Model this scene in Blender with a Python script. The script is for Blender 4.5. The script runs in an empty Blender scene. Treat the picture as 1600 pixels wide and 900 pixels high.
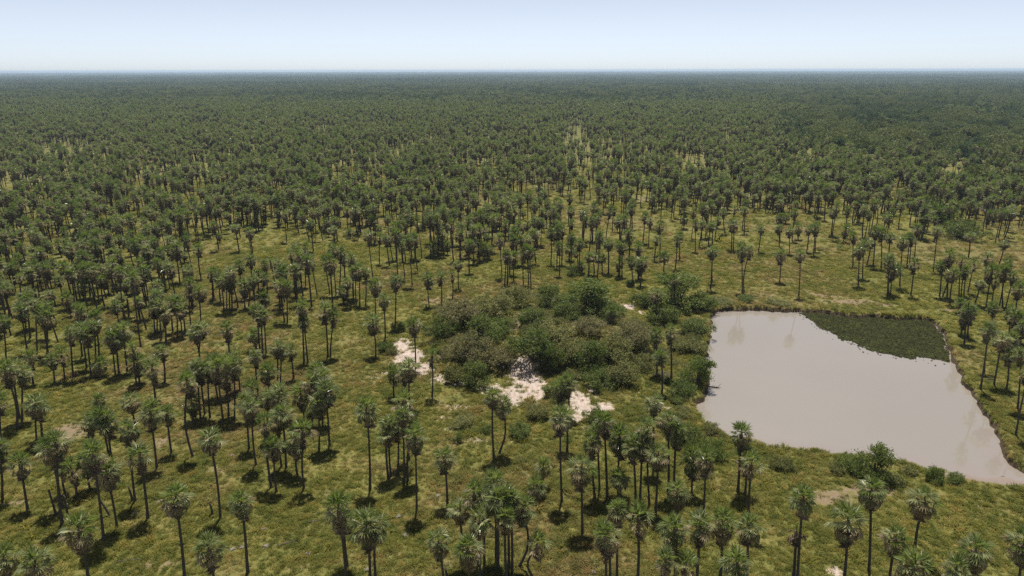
import bpy, math, random
import numpy as np
from mathutils import Matrix, Vector, Euler

# ------------------------------------------------------------------ camera, sky, sun, exposure
H = 55.0                       # drone height in metres
FPX = 1067.0                   # focal length in pixels of a 1600 px wide picture
PITCH = math.radians(17.70)
ROLL = math.radians(0.125)
SUN_EL = math.radians(73.0)
SUN_AZ = math.radians(4.0)     # sun stands ahead of the camera, a little to the right of north (+Y)

sc = bpy.context.scene
cam_d = bpy.data.cameras.new('camera')
cam = bpy.data.objects.new('camera', cam_d)
sc.collection.objects.link(cam)
cam_d.sensor_width = 36.0
cam_d.lens = FPX / 1600 * 36.0
cam_d.clip_start = 0.5
cam_d.clip_end = 90000
CAM_M = Matrix.Translation((0, 0, H)) @ Matrix.Rotation(math.pi / 2 - PITCH, 4, 'X') @ Matrix.Rotation(-ROLL, 4, 'Z')
cam.matrix_world = CAM_M
sc.camera = cam
sc.render.resolution_x, sc.render.resolution_y = 1024, 576

world = bpy.data.worlds.new('World')
sc.world = world
world.use_nodes = True
wn = world.node_tree
sky_n = wn.nodes.new('ShaderNodeTexSky')
sky_n.sky_type = 'NISHITA'
sky_n.sun_disc = False
sky_n.sun_elevation = SUN_EL
sky_n.sun_rotation = SUN_AZ
sky_n.altitude = 100
sky_n.air_density = 0.5
sky_n.dust_density = 0.3
sky_n.ozone_density = 4.0
bg = wn.nodes['Background']
bg.inputs['Strength'].default_value = 0.098
hs_n = wn.nodes.new('ShaderNodeHueSaturation')     # the pale, milky blue of a humid day
hs_n.inputs['Saturation'].default_value = 0.46
wn.links.new(sky_n.outputs[0], hs_n.inputs['Color'])
wn.links.new(hs_n.outputs[0], bg.inputs[0])

sun_d = bpy.data.lights.new('sun', 'SUN')
sun_d.energy = 5.0
sun_d.angle = math.radians(0.53)
sun_d.color = (1.0, 0.95, 0.87)
sun = bpy.data.objects.new('sun', sun_d)
sc.collection.objects.link(sun)
sun_dir = Vector((math.sin(SUN_AZ) * math.cos(SUN_EL), math.cos(SUN_AZ) * math.cos(SUN_EL), math.sin(SUN_EL)))
sun.rotation_euler = sun_dir.to_track_quat('Z', 'Y').to_euler()
sun.location = (0, 100, 120)

sc.view_settings.view_transform = 'Standard'
sc.view_settings.look = 'None'
sc.view_settings.exposure = 0.50
sc.view_settings.gamma = 1.0
sc.view_settings.use_curve_mapping = False
sc.render.engine = 'CYCLES'
sc.cycles.use_denoising = False
sc.cycles.max_bounces = 6
sc.cycles.diffuse_bounces = 3
sc.cycles.transmission_bounces = 3
sc.cycles.volume_bounces = 0

# ------------------------------------------------------------------ helpers
rng = np.random.default_rng(7)
R = random.Random(11)
C = sc.collection
NP_M = np.array(CAM_M.to_3x3())
CAM_P = np.array([0.0, 0.0, H])


def ray(px, py):
    d = np.array([(px - 800) / FPX, (450 - py) / FPX, -1.0])
    return NP_M @ d


def project(x, y, z):
    """world -> picture pixels (arrays)"""
    p = np.stack([np.asarray(x, float), np.asarray(y, float), np.asarray(z, float) - H], -1) @ NP_M
    w = np.maximum(-p[..., 2], 1e-3)
    return 800 + FPX * p[..., 0] / w, 450 - FPX * p[..., 1] / w


def plane_hit(px, py, z=0.0):
    d = ray(px, py)
    t = (z - H) / d[2]
    return CAM_P + d * t


def _hash(ix, iy, seed):
    h = (ix.astype(np.int64) * 374761393 + iy.astype(np.int64) * 668265263 + seed * 974711) & 0x7fffffff
    h = ((h ^ (h >> 13)) * 1274126177) & 0x7fffffff
    return ((h ^ (h >> 16)) & 0xffff) / 65535.0


def vnoise(x, y, s, seed=0):
    x = np.asarray(x, float) / s; y = np.asarray(y, float) / s
    ix, iy = np.floor(x), np.floor(y)
    fx, fy = x - ix, y - iy
    fx = fx * fx * (3 - 2 * fx); fy = fy * fy * (3 - 2 * fy)
    a = _hash(ix, iy, seed); b = _hash(ix + 1, iy, seed); c = _hash(ix, iy + 1, seed); d = _hash(ix + 1, iy + 1, seed)
    return (a * (1 - fx) + b * fx) * (1 - fy) + (c * (1 - fx) + d * fx) * fy


def sstep(a, b, x):
    t = np.clip((np.asarray(x, float) - a) / (b - a), 0, 1)
    return t * t * (3 - 2 * t)


# ------------------------------------------------------------------ the lie of the land
WATER_Z = -0.85
POND_PX = [(1117, 486), (1150, 485), (1180, 486), (1215, 487), (1250, 488), (1290, 491), (1330, 496), (1370, 498), (1405, 499), (1440, 501),
           (1462, 504), (1470, 520), (1479, 545), (1488, 568), (1498, 585), (1510, 602), (1521, 618), (1531, 634), (1541, 652), (1549, 668),
           (1558, 690), (1568, 708), (1578, 726), (1592, 738), (1615, 748), (1635, 757), (1615, 762), (1590, 758), (1560, 753), (1530, 749),
           (1500, 745), (1465, 739), (1430, 732), (1400, 727), (1370, 722), (1330, 716), (1290, 712), (1260, 711), (1230, 706), (1200, 703),
           (1172, 696), (1150, 692), (1130, 684), (1112, 672), (1097, 658), (1091, 644), (1094, 630), (1101, 616), (1108, 603), (1107, 590),
           (1103, 575), (1102, 556), (1106, 540), (1109, 520), (1113, 503)]
POND = np.array([plane_hit(px, py, WATER_Z)[:2] for px, py in POND_PX])


def smooth_poly(P, n=3):
    for _ in range(n):
        Q = np.empty((len(P) * 2, 2))
        N = np.roll(P, -1, 0)
        Q[0::2] = P * .75 + N * .25
        Q[1::2] = P * .25 + N * .75
        P = Q
    return P


POND_S = smooth_poly(POND, 2)


def sdf(P, x, y):
    x = np.asarray(x, float); y = np.asarray(y, float)
    shp = x.shape
    x = x.ravel(); y = y.ravel()
    best = np.full(x.shape, 1e18); inside = np.zeros(x.shape, bool)
    for i in range(len(P)):
        ax, ay = P[i]; bx, by = P[(i + 1) % len(P)]
        ex, ey = bx - ax, by - ay
        t = np.clip(((x - ax) * ex + (y - ay) * ey) / (ex * ex + ey * ey + 1e-12), 0, 1)
        best = np.minimum(best, (x - ax - t * ex) ** 2 + (y - ay - t * ey) ** 2)
        cr = ((ay > y) != (by > y)) & (x < (bx - ax) * (y - ay) / (by - ay + 1e-12) + ax)
        inside ^= cr
    d = np.sqrt(best)
    return np.where(inside, -d, d).reshape(shp)


PB = (POND_S[:, 0].min() - 12, POND_S[:, 0].max() + 12, POND_S[:, 1].min() - 12, POND_S[:, 1].max() + 12)


def pond_sdf(x, y):
    x = np.asarray(x, float); y = np.asarray(y, float)
    out = np.full(x.shape, 50.0)
    m = (x > PB[0]) & (x < PB[1]) & (y > PB[2]) & (y < PB[3])
    if m.any():
        s = sdf(POND_S, x[m], y[m])
        out[m] = s + (vnoise(x[m], y[m], 5.0, 13) - .5) * 1.1 + (vnoise(x[m], y[m], 1.7, 3) - .5) * .9 + (vnoise(x[m], y[m], .7, 4) - .5) * .35
    return out


MC = (5.0, 141.0)      # the spoil mound dug out of the pond, now under the thicket


def mound(x, y):
    dx = (x - MC[0]) / 27.0; dy = (y - MC[1]) / 27.0
    r = np.sqrt(dx * dx + dy * dy) + (vnoise(x, y, 9, 5) - .5) * .34 + (vnoise(x, y, 3, 6) - .5) * .10
    return 2.5 * sstep(1.0, .60, r) + .7 * sstep(.8, .2, r) * vnoise(x, y, 7, 8)


def height(x, y):
    x = np.asarray(x, float); y = np.asarray(y, float)
    s = pond_sdf(x, y)
    near = sstep(600, 250, np.sqrt(x * x + y * y))
    z = ((vnoise(x, y, 14, 1) - .5) * .34 + (vnoise(x, y, 4.5, 2) - .5) * .22 + (vnoise(x, y, 1.7, 9) - .5) * .12) * near
    z = z * sstep(0.2, 4.0, s) + mound(x, y) * sstep(0.0, 6.0, s)
    z = z + .25 * sstep(3.5, .8, s) * sstep(0.0, 1.0, s)
    z = np.where(s < 0.55, z * sstep(-.2, .55, s) + (WATER_Z - .6) * sstep(.55, -.5, s), z)
    return z


def ground_at(px, py):
    z = 0.0
    for _ in range(14):
        p = plane_hit(px, py, z)
        z = z * .4 + .6 * float(height(p[0:1], p[1:2])[0])
    return p[0], p[1], float(height(p[0:1], p[1:2])[0])


# patches of bare ground: (px, py, half width px, half height px, strength)
SAND_PX = [(628, 541, 15, 13, 1), (640, 560, 22, 17, 1.1), (662, 578, 18, 10, 1), (688, 591, 16, 7, .9), (615, 570, 20, 10, .5),
           (815, 588, 20, 18, 1.1), (832, 600, 22, 22, 1.1), (800, 618, 26, 13, 1.1), (770, 608, 20, 8, .8), (840, 615, 14, 10, 1),
           (905, 628, 17, 18, 1.1), (918, 640, 16, 9, 1.0), (946, 636, 15, 9, .9), (900, 652, 16, 10, .8), (926, 610, 10, 12, .8),
           (982, 480, 12, 5, 1), (1000, 488, 12, 4, .7), (805, 508, 12, 9, .8), (812, 490, 14, 5, .6),
           (715, 637, 42, 6, .66), (745, 688, 56, 5, .64), (720, 600, 20, 5, .75), (748, 607, 18, 5, .75), (872, 634, 22, 6, .62), (962, 646, 14, 6, .62), (595, 583, 26, 6, .55), (690, 652, 30, 4, .55), (700, 672, 22, 8, .5), (830, 740, 36, 16, .42), (1305, 893, 14, 8, .9),
           (590, 590, 36, 8, .45), (560, 610, 40, 6, .4), (880, 855, 26, 10, .45), (825, 690, 30, 8, .4), (990, 610, 40, 12, .3),
           (1040, 640, 26, 8, .5), (930, 668, 40, 10, .5), (960, 690, 30, 8, .4)]
BARE_PX = [(110, 672, 36, 17, 1), (255, 690, 18, 16, .8), (345, 735, 34, 12, .7), (60, 690, 40, 12, .4), (30, 785, 30, 12, .7), (250, 880, 45, 14, .7),
           (310, 890, 40, 12, .5), (480, 885, 30, 12, .5), (600, 860, 40, 14, .5), (350, 690, 24, 12, .6), (180, 720, 24, 10, .7),
           (1295, 778, 48, 16, .9), (1340, 765, 40, 12, .8), (1390, 770, 40, 12, .6), (1440, 780, 60, 16, .45), (1540, 800, 50, 20, .5),
           (1330, 472, 55, 6, .9), (1290, 462, 30, 5, .8), (1200, 462, 30, 4, .6), (1380, 476, 30, 4, .8), (1440, 470, 40, 6, .4),
           (1210, 770, 50, 16, .35), (650, 630, 60, 12, .5), (740, 660, 60, 14, .35), (420, 530, 40, 10, .5), (360, 545, 50, 10, .5),
           (680, 470, 26, 6, .8), (500, 300, 90, 10, .3), (1010, 310, 40, 8, .7), (60, 560, 60, 10, .5), (300, 600, 50, 10, .5),
           (520, 770, 30, 10, .5), (1000, 880, 50, 14, .4), (690, 880, 40, 14, .5), (930, 440, 40, 8, .4), (1480, 485, 20, 3, 1)]
MUD_PX = [(1585, 750, 40, 6, 1.3), (1545, 747, 40, 4, 1.0), (1500, 741, 30, 2, .9)]


def to_world(lst):
    out = []
    for px, py, rx, ry, st in lst:
        x, y, _ = ground_at(px, py)
        p2 = plane_hit(px, py + ry, 0); p1 = plane_hit(px, py - ry, 0)
        d = math.sqrt(y * y + H * H)
        k = 1.22 if lst is SAND_PX and st >= .8 else 1.0
        out.append((x, y, max(.8, rx * d / FPX) * k, max(.8, (p1[1] - p2[1]) / 2) * k, st))
    return out


SAND_W, BARE_W, MUD_W = to_world(SAND_PX), to_world(BARE_PX), to_world(MUD_PX)


def mask(lst, x, y):
    m = np.zeros(np.shape(x))
    for cx, cy, rx, ry, st in lst:
        q = ((x - cx) / rx) ** 2 + ((y - cy) / ry) ** 2
        m = np.maximum(m, st * np.exp(-q * .9))
    return m


# ------------------------------------------------------------------ materials
def new_mat(name):
    m = bpy.data.materials.new(name)
    m.use_nodes = True
    nt = m.node_tree
    return m, nt, nt.nodes['Principled BSDF'], nt.nodes['Material Output']


def N(nt, t, **kw):
    n = nt.nodes.new(t)
    for k, v in kw.items():
        setattr(n, k, v)
    return n


def ramp(nt, stops, interp='LINEAR'):
    r = N(nt, 'ShaderNodeValToRGB')
    r.color_ramp.interpolation = interp
    e = r.color_ramp.elements
    while len(e) < len(stops):
        e.new(.5)
    for i, (p, c) in enumerate(stops):
        e[i].position = p
        e[i].color = (*c, 1) if len(c) == 3 else c
    return r


def mixc(nt, fac, a, b, blend='MIX'):
    m = N(nt, 'ShaderNodeMix', data_type='RGBA', blend_type=blend)
    for sock, v in ((m.inputs[0], fac), (m.inputs[6], a), (m.inputs[7], b)):
        if hasattr(v, 'is_linked') or isinstance(v, bpy.types.NodeSocket):
            nt.links.new(v, sock)
        else:
            sock.default_value = v if isinstance(v, float) else (*v, 1)
    return m.outputs[2]


def noise(nt, vec, scale, detail=3, rough=.55):
    n = N(nt, 'ShaderNodeTexNoise')
    n.inputs['Scale'].default_value = scale
    n.inputs['Detail'].default_value = detail
    n.inputs['Roughness'].default_value = rough
    nt.links.new(vec, n.inputs['Vector'])
    return n.outputs['Fac']


def mathn(nt, op, a, b=None, clamp=False):
    m = N(nt, 'ShaderNodeMath', operation=op, use_clamp=clamp)
    for i, v in enumerate((a, b)):
        if v is None:
            continue
        if isinstance(v, bpy.types.NodeSocket):
            nt.links.new(v, m.inputs[i])
        else:
            m.inputs[i].default_value = v
    return m.outputs[0]


def maprange(nt, v, a, b, c=0.0, d=1.0):
    m = N(nt, 'ShaderNodeMapRange', interpolation_type='SMOOTHSTEP')
    nt.links.new(v, m.inputs[0])
    for i, q in enumerate((a, b, c, d)):
        m.inputs[i + 1].default_value = q
    return m.outputs[0]


GRASS_LO, GRASS_MID, GRASS_HI, GRASS_DRY = (.108, .122, .024), (.160, .162, .034), (.218, .210, .052), (.195, .150, .064)


def grass_colour(nt):
    geo = N(nt, 'ShaderNodeNewGeometry')
    pos = geo.outputs['Position']
    big = noise(nt, pos, .022, 3)
    mid = noise(nt, pos, .13, 4, .6)
    small = noise(nt, pos, .9, 4, .65)
    v = mathn(nt, 'ADD', mathn(nt, 'MULTIPLY', mid, .55), mathn(nt, 'MULTIPLY', small, .45))
    r = ramp(nt, [(.34, GRASS_LO), (.48, GRASS_MID), (.62, GRASS_HI)])
    nt.links.new(v, r.inputs[0])
    dryv = mathn(nt, 'ADD', mathn(nt, 'MULTIPLY', big, .6), mathn(nt, 'MULTIPLY', mid, .5))
    dry = maprange(nt, dryv, .50, .70, 0.0, .8)
    return pos, mixc(nt, dry, r.outputs[0], GRASS_DRY), mid, small


def mat_ground():
    m, nt, b, out = new_mat('ground')
    pos, col, mid, small = grass_colour(nt)
    fine = noise(nt, pos, 4.0, 5, .7)
    att = N(nt, 'ShaderNodeAttribute', attribute_name='cover')
    sep = N(nt, 'ShaderNodeSeparateColor')
    nt.links.new(att.outputs['Color'], sep.inputs[0])
    brk = mathn(nt, 'ADD', mathn(nt, 'MULTIPLY', mathn(nt, 'SUBTRACT', small, .5), 1.7), mathn(nt, 'MULTIPLY', mathn(nt, 'SUBTRACT', fine, .5), 1.3))
    # thatch between the tufts
    thatch = maprange(nt, fine, .36, .60, 0.15, .75)
    col = mixc(nt, thatch, col, (.088, .074, .030))
    bare = maprange(nt, mathn(nt, 'ADD', sep.outputs[1], brk), .34, .78, 0.0, .85)
    barec = ramp(nt, [(.3, (.125, .085, .055)), (.7, (.25, .185, .130))])
    nt.links.new(fine, barec.inputs[0])
    col = mixc(nt, bare, col, barec.outputs[0])
    sand = maprange(nt, mathn(nt, 'ADD', sep.outputs[0], mathn(nt, 'MULTIPLY', brk, 1.0)), .38, .72)
    sandc = ramp(nt, [(.34, (.20, .150, .115)), (.47, (.34, .275, .230)), (.62, (.47, .395, .345))])
    mp_s = N(nt, 'ShaderNodeMapping')
    mp_s.inputs['Scale'].default_value = (1.0, .35, 1.0)
    nt.links.new(pos, mp_s.inputs['Vector'])
    rill = noise(nt, mp_s.outputs[0], 1.5, 5, .7)
    nt.links.new(mathn(nt, 'ADD', mathn(nt, 'MULTIPLY', fine, .45), mathn(nt, 'MULTIPLY', rill, .55)), sandc.inputs[0])
    col = mixc(nt, sand, col, sandc.outputs[0])
    soil = maprange(nt, mathn(nt, 'ADD', sep.outputs[2], mathn(nt, 'MULTIPLY', brk, .4)), .35, .6)
    soilc = ramp(nt, [(.3, (.030, .022, .012)), (.7, (.085, .060, .034))])
    nt.links.new(fine, soilc.inputs[0])
    col = mixc(nt, soil, col, soilc.outputs[0])
    mudatt = N(nt, 'ShaderNodeAttribute', attribute_name='mud')
    col = mixc(nt, maprange(nt, mathn(nt, 'ADD', mudatt.outputs['Fac'], mathn(nt, 'MULTIPLY', brk, .3)), .3, .6), col, (.20, .160, .135))
    watt = N(nt, 'ShaderNodeAttribute', attribute_name='wood')
    col = mixc(nt, watt.outputs['Fac'], col, (.045, .062, .022))
    nt.links.new(col, b.inputs['Base Color'])
    b.inputs['Roughness'].default_value = .95
    b.inputs['Specular IOR Level'].default_value = .15
    bump = N(nt, 'ShaderNodeBump')
    bump.inputs['Strength'].default_value = .7
    bump.inputs['Distance'].default_value = .25
    nt.links.new(mathn(nt, 'ADD', mathn(nt, 'MULTIPLY', fine, .6), small), bump.inputs['Height'])
    nt.links.new(bump.outputs[0], b.inputs['Normal'])
    return m


def mat_grass():
    m, nt, b, out = new_mat('grass_blades')
    pos, col, mid, small = grass_colour(nt)
    oi = N(nt, 'ShaderNodeObjectInfo')
    r = ramp(nt, [(0, (.6, .75, .6)), (.45, (1.0, 1.02, .95)), (.80, (1.2, 1.15, 1.05)), (.9, (1.35, 1.05, 1.1)), (1, (2.0, 1.7, 2.2))])
    nt.links.new(oi.outputs['Random'], r.inputs[0])
    col = mixc(nt, 1.0, col, r.outputs[0], 'MULTIPLY')
    nt.links.new(col, b.inputs['Base Color'])
    b.inputs['Roughness'].default_value = .7
    b.inputs['Specular IOR Level'].default_value = .2
    leafy(nt, b, out, col, .5)
    return m


def leafy(nt, b, out, col, amt):
    tr = N(nt, 'ShaderNodeBsdfTranslucent')
    hv = N(nt, 'ShaderNodeHueSaturation')
    hv.inputs['Value'].default_value = 1.5
    hv.inputs['Saturation'].default_value = 1.1
    nt.links.new(col, hv.inputs['Color'])
    nt.links.new(hv.outputs[0], tr.inputs['Color'])
    mx = N(nt, 'ShaderNodeMixShader')
    mx.inputs[0].default_value = amt
    nt.links.new(b.outputs[0], mx.inputs[1])
    nt.links.new(tr.outputs[0], mx.inputs[2])
    nt.links.new(mx.outputs[0], out.inputs['Surface'])


def mat_leaf(name, stops, rough=.45, spec=.5, trans=.25, nscale=.8):
    m, nt, b, out = new_mat(name)
    geo = N(nt, 'ShaderNodeNewGeometry')
    n = noise(nt, geo.outputs['Position'], nscale, 3, .6)
    oi = N(nt, 'ShaderNodeObjectInfo')
    v = mathn(nt, 'ADD', mathn(nt, 'MULTIPLY', n, .40), mathn(nt, 'MULTIPLY', oi.outputs['Random'], .26))
    v = mathn(nt, 'ADD', v, mathn(nt, 'MULTIPLY', geo.outputs['Random Per Island'], .34))
    r = ramp(nt, stops)
    nt.links.new(v, r.inputs[0])
    nt.links.new(r.outputs[0], b.inputs['Base Color'])
    b.inputs['Roughness'].default_value = rough
    b.inputs['Specular IOR Level'].default_value = spec
    leafy(nt, b, out, r.outputs[0], trans)
    return m


def mat_bark(name, c1, c2, scale=3.0):
    m, nt, b, out = new_mat(name)
    geo = N(nt, 'ShaderNodeNewGeometry')
    mp = N(nt, 'ShaderNodeMapping')
    mp.inputs['Scale'].default_value = (1, 1, 3.0)
    nt.links.new(geo.outputs['Position'], mp.inputs['Vector'])
    n = noise(nt, mp.outputs[0], scale, 4, .65)
    r = ramp(nt, [(.3, c1), (.7, c2)])
    nt.links.new(n, r.inputs[0])
    nt.links.new(r.outputs[0], b.inputs['Base Color'])
    b.inputs['Roughness'].default_value = .9
    b.inputs['Specular IOR Level'].default_value = .2
    bump = N(nt, 'ShaderNodeBump')
    bump.inputs['Strength'].default_value = .6
    bump.inputs['Distance'].default_value = .03
    nt.links.new(n, bump.inputs['Height'])
    nt.links.new(bump.outputs[0], b.inputs['Normal'])
    return m


def mat_water():
    m, nt, b, out = new_mat('pond_water')
    geo = N(nt, 'ShaderNodeNewGeometry')
    n = noise(nt, geo.outputs['Position'], .035, 3, .5)
    n2 = noise(nt, geo.outputs['Position'], .22, 4, .6)
    r = ramp(nt, [(.35, (.210, .189, .162)), (.65, (.222, .198, .172))])
    nt.links.new(n, r.inputs[0])
    att = N(nt, 'ShaderNodeAttribute', attribute_name='shallow')
    sh = maprange(nt, mathn(nt, 'ADD', att.outputs['Fac'], mathn(nt, 'MULTIPLY', mathn(nt, 'SUBTRACT', n2, .5), 1.2)), .45, .95, 0.0, .7)
    col = mixc(nt, sh, r.outputs[0], (.214, .180, .160))
    nt.links.new(col, b.inputs['Base Color'])
    b.inputs['Roughness'].default_value = .06
    b.inputs['IOR'].default_value = 1.75
    w = noise(nt, geo.outputs['Position'], 1.6, 2, .5)
    nt.links.new(maprange(nt, noise(nt, geo.outputs['Position'], .05, 3, .6), .35, .65, .025, .075), b.inputs['Roughness'])
    bump = N(nt, 'ShaderNodeBump')
    bump.inputs['Strength'].default_value = .06
    bump.inputs['Distance'].default_value = .02
    nt.links.new(w, bump.inputs['Height'])
    nt.links.new(bump.outputs[0], b.inputs['Normal'])
    return m


M_GROUND, M_GRASS, M_WATER = mat_ground(), mat_grass(), mat_water()
M_GREEN = mat_leaf('palm_leaf_fresh', [(.25, (.080, .116, .027)), (.5, (.128, .168, .040)), (.75, (.205, .236, .072))], .42, .4, .42)
M_SILVER = mat_leaf('palm_leaf_waxy', [(.25, (.120, .155, .058)), (.5, (.205, .230, .096)), (.75, (.38, .375, .205))], .32, .55, .3)
M_TAN = mat_leaf('palm_leaf_old', [(.25, (.20, .175, .085)), (.5, (.30, .255, .145)), (.75, (.42, .355, .235))], .55, .35, .3)
M_DEAD = mat_leaf('palm_leaf_dead', [(.25, (.095, .070, .044)), (.5, (.165, .122, .080)), (.75, (.28, .215, .148))], .85, .2, .2)
M_TRUNK = mat_bark('palm_bark', (.038, .032, .026), (.105, .092, .075))
M_TWIG = mat_bark('twig_bark', (.05, .04, .03), (.13, .105, .08))
M_PALE = mat_bark('weathered_wood', (.12, .10, .085), (.24, .21, .18))
M_BUSH = [mat_leaf('bush_leaf_green', [(.25, (.066, .092, .020)), (.5, (.100, .130, .030)), (.75, (.142, .168, .046))], .55, .25, .38, .5),
          mat_leaf('bush_leaf_olive', [(.25, (.100, .110, .032)), (.5, (.148, .152, .048)), (.75, (.200, .195, .070))], .6, .25, .33, .5),
          mat_leaf('bush_leaf_dry', [(.25, (.115, .112, .046)), (.5, (.175, .163, .074)), (.75, (.24, .218, .115))], .7, .15, .35, .5),
          mat_leaf('bush_leaf_bright', [(.25, (.072, .102, .020)), (.5, (.110, .145, .032)), (.75, (.155, .185, .050))], .55, .25, .4, .5)]
M_LILY = mat_leaf('water_plant_leaf', [(.36, (.024, .024, .007)), (.52, (.046, .052, .013)), (.62, (.080, .098, .022)), (.74, (.16, .185, .05))], .8, .08, .1, .5)
M_FAR = mat_leaf('far_canopy', [(.30, (.034, .056, .019)), (.5, (.064, .090, .031)), (.70, (.115, .132, .052))], .6, .2, .3, .008)


# ------------------------------------------------------------------ mesh building
class MB:
    def __init__(self):
        self.v = []; self.f = []; self.m = []; self.n = 0

    def add(self, verts, faces, mi=0):
        o = self.n
        verts = np.asarray(verts, float)
        self.v.append(verts)
        self.f.extend([tuple(i + o for i in f) for f in faces])
        self.m.extend([mi] * len(faces))
        self.n += len(verts)

    def mesh(self, name, mats, smooth=False):
        me = bpy.data.meshes.new(name)
        V = np.concatenate(self.v) if self.v else np.zeros((0, 3))
        me.from_pydata(V.tolist(), [], self.f)
        for m in mats:
            me.materials.append(m)
        if len(mats) > 1:
            me.polygons.foreach_set('material_index', self.m)
        if smooth:
            me.polygons.foreach_set('use_smooth', [True] * len(self.f))
        me.update()
        return me


def link(name, me, parent=None, mat4=None):
    o = bpy.data.objects.new(name, me)
    C.objects.link(o)
    if parent is not None:
        o.parent = parent
    if mat4 is not None:
        o.matrix_local = mat4
    return o


def tag(o, label, cat, group=None):
    o['label'] = label
    o['category'] = cat
    if group:
        o['group'] = group
    return o


def tube(mb, pts, radii, seg=7, mi=0, cap=True):
    pts = [Vector(p) for p in pts]
    rings = []
    for i, p in enumerate(pts):
        d = (pts[min(i + 1, len(pts) - 1)] - pts[max(i - 1, 0)]).normalized()
        a = d.cross(Vector((0.31, .95, .05))).normalized()
        b = d.cross(a)
        rings.append([p + (a * math.cos(2 * math.pi * k / seg) + b * math.sin(2 * math.pi * k / seg)) * radii[i] for k in range(seg)])
    V = [tuple(q) for r_ in rings for q in r_]
    F = []
    for i in range(len(pts) - 1):
        for k in range(seg):
            k2 = (k + 1) % seg
            F.append((i * seg + k, i * seg + k2, (i + 1) * seg + k2, (i + 1) * seg + k))
    if cap:
        F.append(tuple((len(pts) - 1) * seg + k for k in range(seg)))
    mb.add(V, F, mi)


# ------------------------------------------------------------------ palm fronds
def frond_geo(r, kind):
    """fan leaf along +X: petiole strip plus pleated kite segments.  returns verts, faces"""
    spec = {'up': (.78, .92, 88, 12, .08, .05), 'mid': (.84, .86, 108, 12, .40, .20), 'low': (.88, .84, 90, 10, .85, .34), 'dead': (.62, .86, 55, 8, .95, .42)}
    p, L, spread, n, bend, droop = spec[kind]
    p *= r.uniform(.9, 1.1); L *= r.uniform(.9, 1.1)
    V = []; F = []
    w = .030
    V += [(0, -w, 0), (0, w, 0), (p, w * .6, 0), (p, -w * .6, 0), (0, 0, -w * 1.4), (p, 0, -w)]
    F += [(0, 1, 2, 3), (1, 4, 5, 2), (4, 0, 3, 5)]
    cb, sb = math.cos(bend), math.sin(bend)

    def place(x, y, z):               # bend the blade down at the petiole tip
        return (p + x * cb + z * sb, y, -x * sb + z * cb)
    for i in range(n):
        a = math.radians(-spread + 2 * spread * (i + .5) / n + r.uniform(-3, 3))
        l = L * (.70 + .30 * math.cos(a * .75)) * r.uniform(.88, 1.08)
        half = math.radians(spread / n) * (.82 if kind != 'dead' else .65)
        m = l * .52
        tipz = -droop * l * r.uniform(.6, 1.5)
        lift = (.05 if i % 2 else -.02) * l
        if kind == 'dead':
            lift += r.uniform(-.12, .12)
        sag = -.10 * abs(a) * l
        V += [place(0, 0, 0), place(m * math.cos(a - half), m * math.sin(a - half), sag * .5 + lift),
              place(l * math.cos(a), l * math.sin(a), sag + tipz), place(m * math.cos(a + half), m * math.sin(a + half), sag * .5 - lift)]
        o = len(V) - 4
        F += [(o, o + 1, o + 2), (o, o + 2, o + 3)]
    return np.array(V), F


FR = random.Random(5)
FROND = {k: [frond_geo(FR, k) for _ in range(3)] for k in ('up', 'mid', 'low', 'dead')}
FMAT = {'up': M_GREEN, 'mid': M_SILVER, 'low': M_TAN, 'dead': M_DEAD}


def frond_mesh(k, i, mat, nm):
    v, f = FROND[k][i]
    mb = MB(); mb.add(v, f)
    return mb.mesh(nm, [mat])


FROND_ME = {}
for k in FROND:
    for i in range(3):
        for mk, mm in (('g', M_GREEN), ('s', M_SILVER), ('t', M_TAN), ('d', M_DEAD)):
            FROND_ME[(k, i, mk)] = frond_mesh(k, i, mm, 'dead_frond' if k == 'dead' else 'frond')
MIDX = {'g': 0, 's': 1, 't': 2, 'd': 3}


def crown_spec(seed, style):
    """list of (kind, variant, mat key, 4x4) ; style: full / shaggy / thin / brown"""
    r = random.Random(seed)
    out = []
    n_up, n_mid, n_low, n_dead = {'full': (13, 11, 8, 16), 'shaggy': (11, 8, 11, 26), 'thin': (8, 4, 3, 9), 'spiky': (15, 6, 4, 20), 'droopy': (8, 11, 15, 14), 'brown': (0, 0, 5, 24), 'rosette': (13, 14, 8, 5)}[style]
    az = r.uniform(0, 6.28)

    def put(kind, mk, el, zoff, sc_):
        nonlocal az
        az += 2.39996 + r.uniform(-.25, .25)
        M = Matrix.Translation((0, 0, zoff)) @ Matrix.Rotation(az, 4, 'Z') @ Matrix.Rotation(-math.radians(el), 4, 'Y') @ Matrix.Rotation(r.uniform(-.5, .5), 4, 'X') @ Matrix.Scale(sc_, 4)
        out.append((kind, r.randrange(3), mk, M))
    for i in range(n_up):
        put('up', 'g' if r.random() < .8 else 's', 84 - 50 * (i / max(1, n_up)) + r.uniform(-7, 7), .05 + .25 * (1 - i / max(1, n_up)), r.uniform(.72, 1.16))
    for i in range(n_mid):
        put('mid', r.choice('gsss') if i < n_mid * .5 else r.choice('sstt'), 36 - 38 * (i / max(1, n_mid)) + r.uniform(-9, 9), r.uniform(-.25, .12), r.uniform(.78, 1.2))
    for i in range(n_low):
        put('low', r.choice('sttt') if style != 'brown' else 'd', 0 - 32 * (i / max(1, n_low)) + r.uniform(-9, 9), -.2 - .25 * (i / max(1, n_low)), r.uniform(.85, 1.08))
    for i in range(n_dead):
        put('dead', 'd' if r.random() < .84 else 't', -30 - 50 * (i / max(1, n_dead)) + r.uniform(-8, 8), -.25 - 1.0 * (i / max(1, n_dead)), r.uniform(.78, 1.05))
    return out


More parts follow.
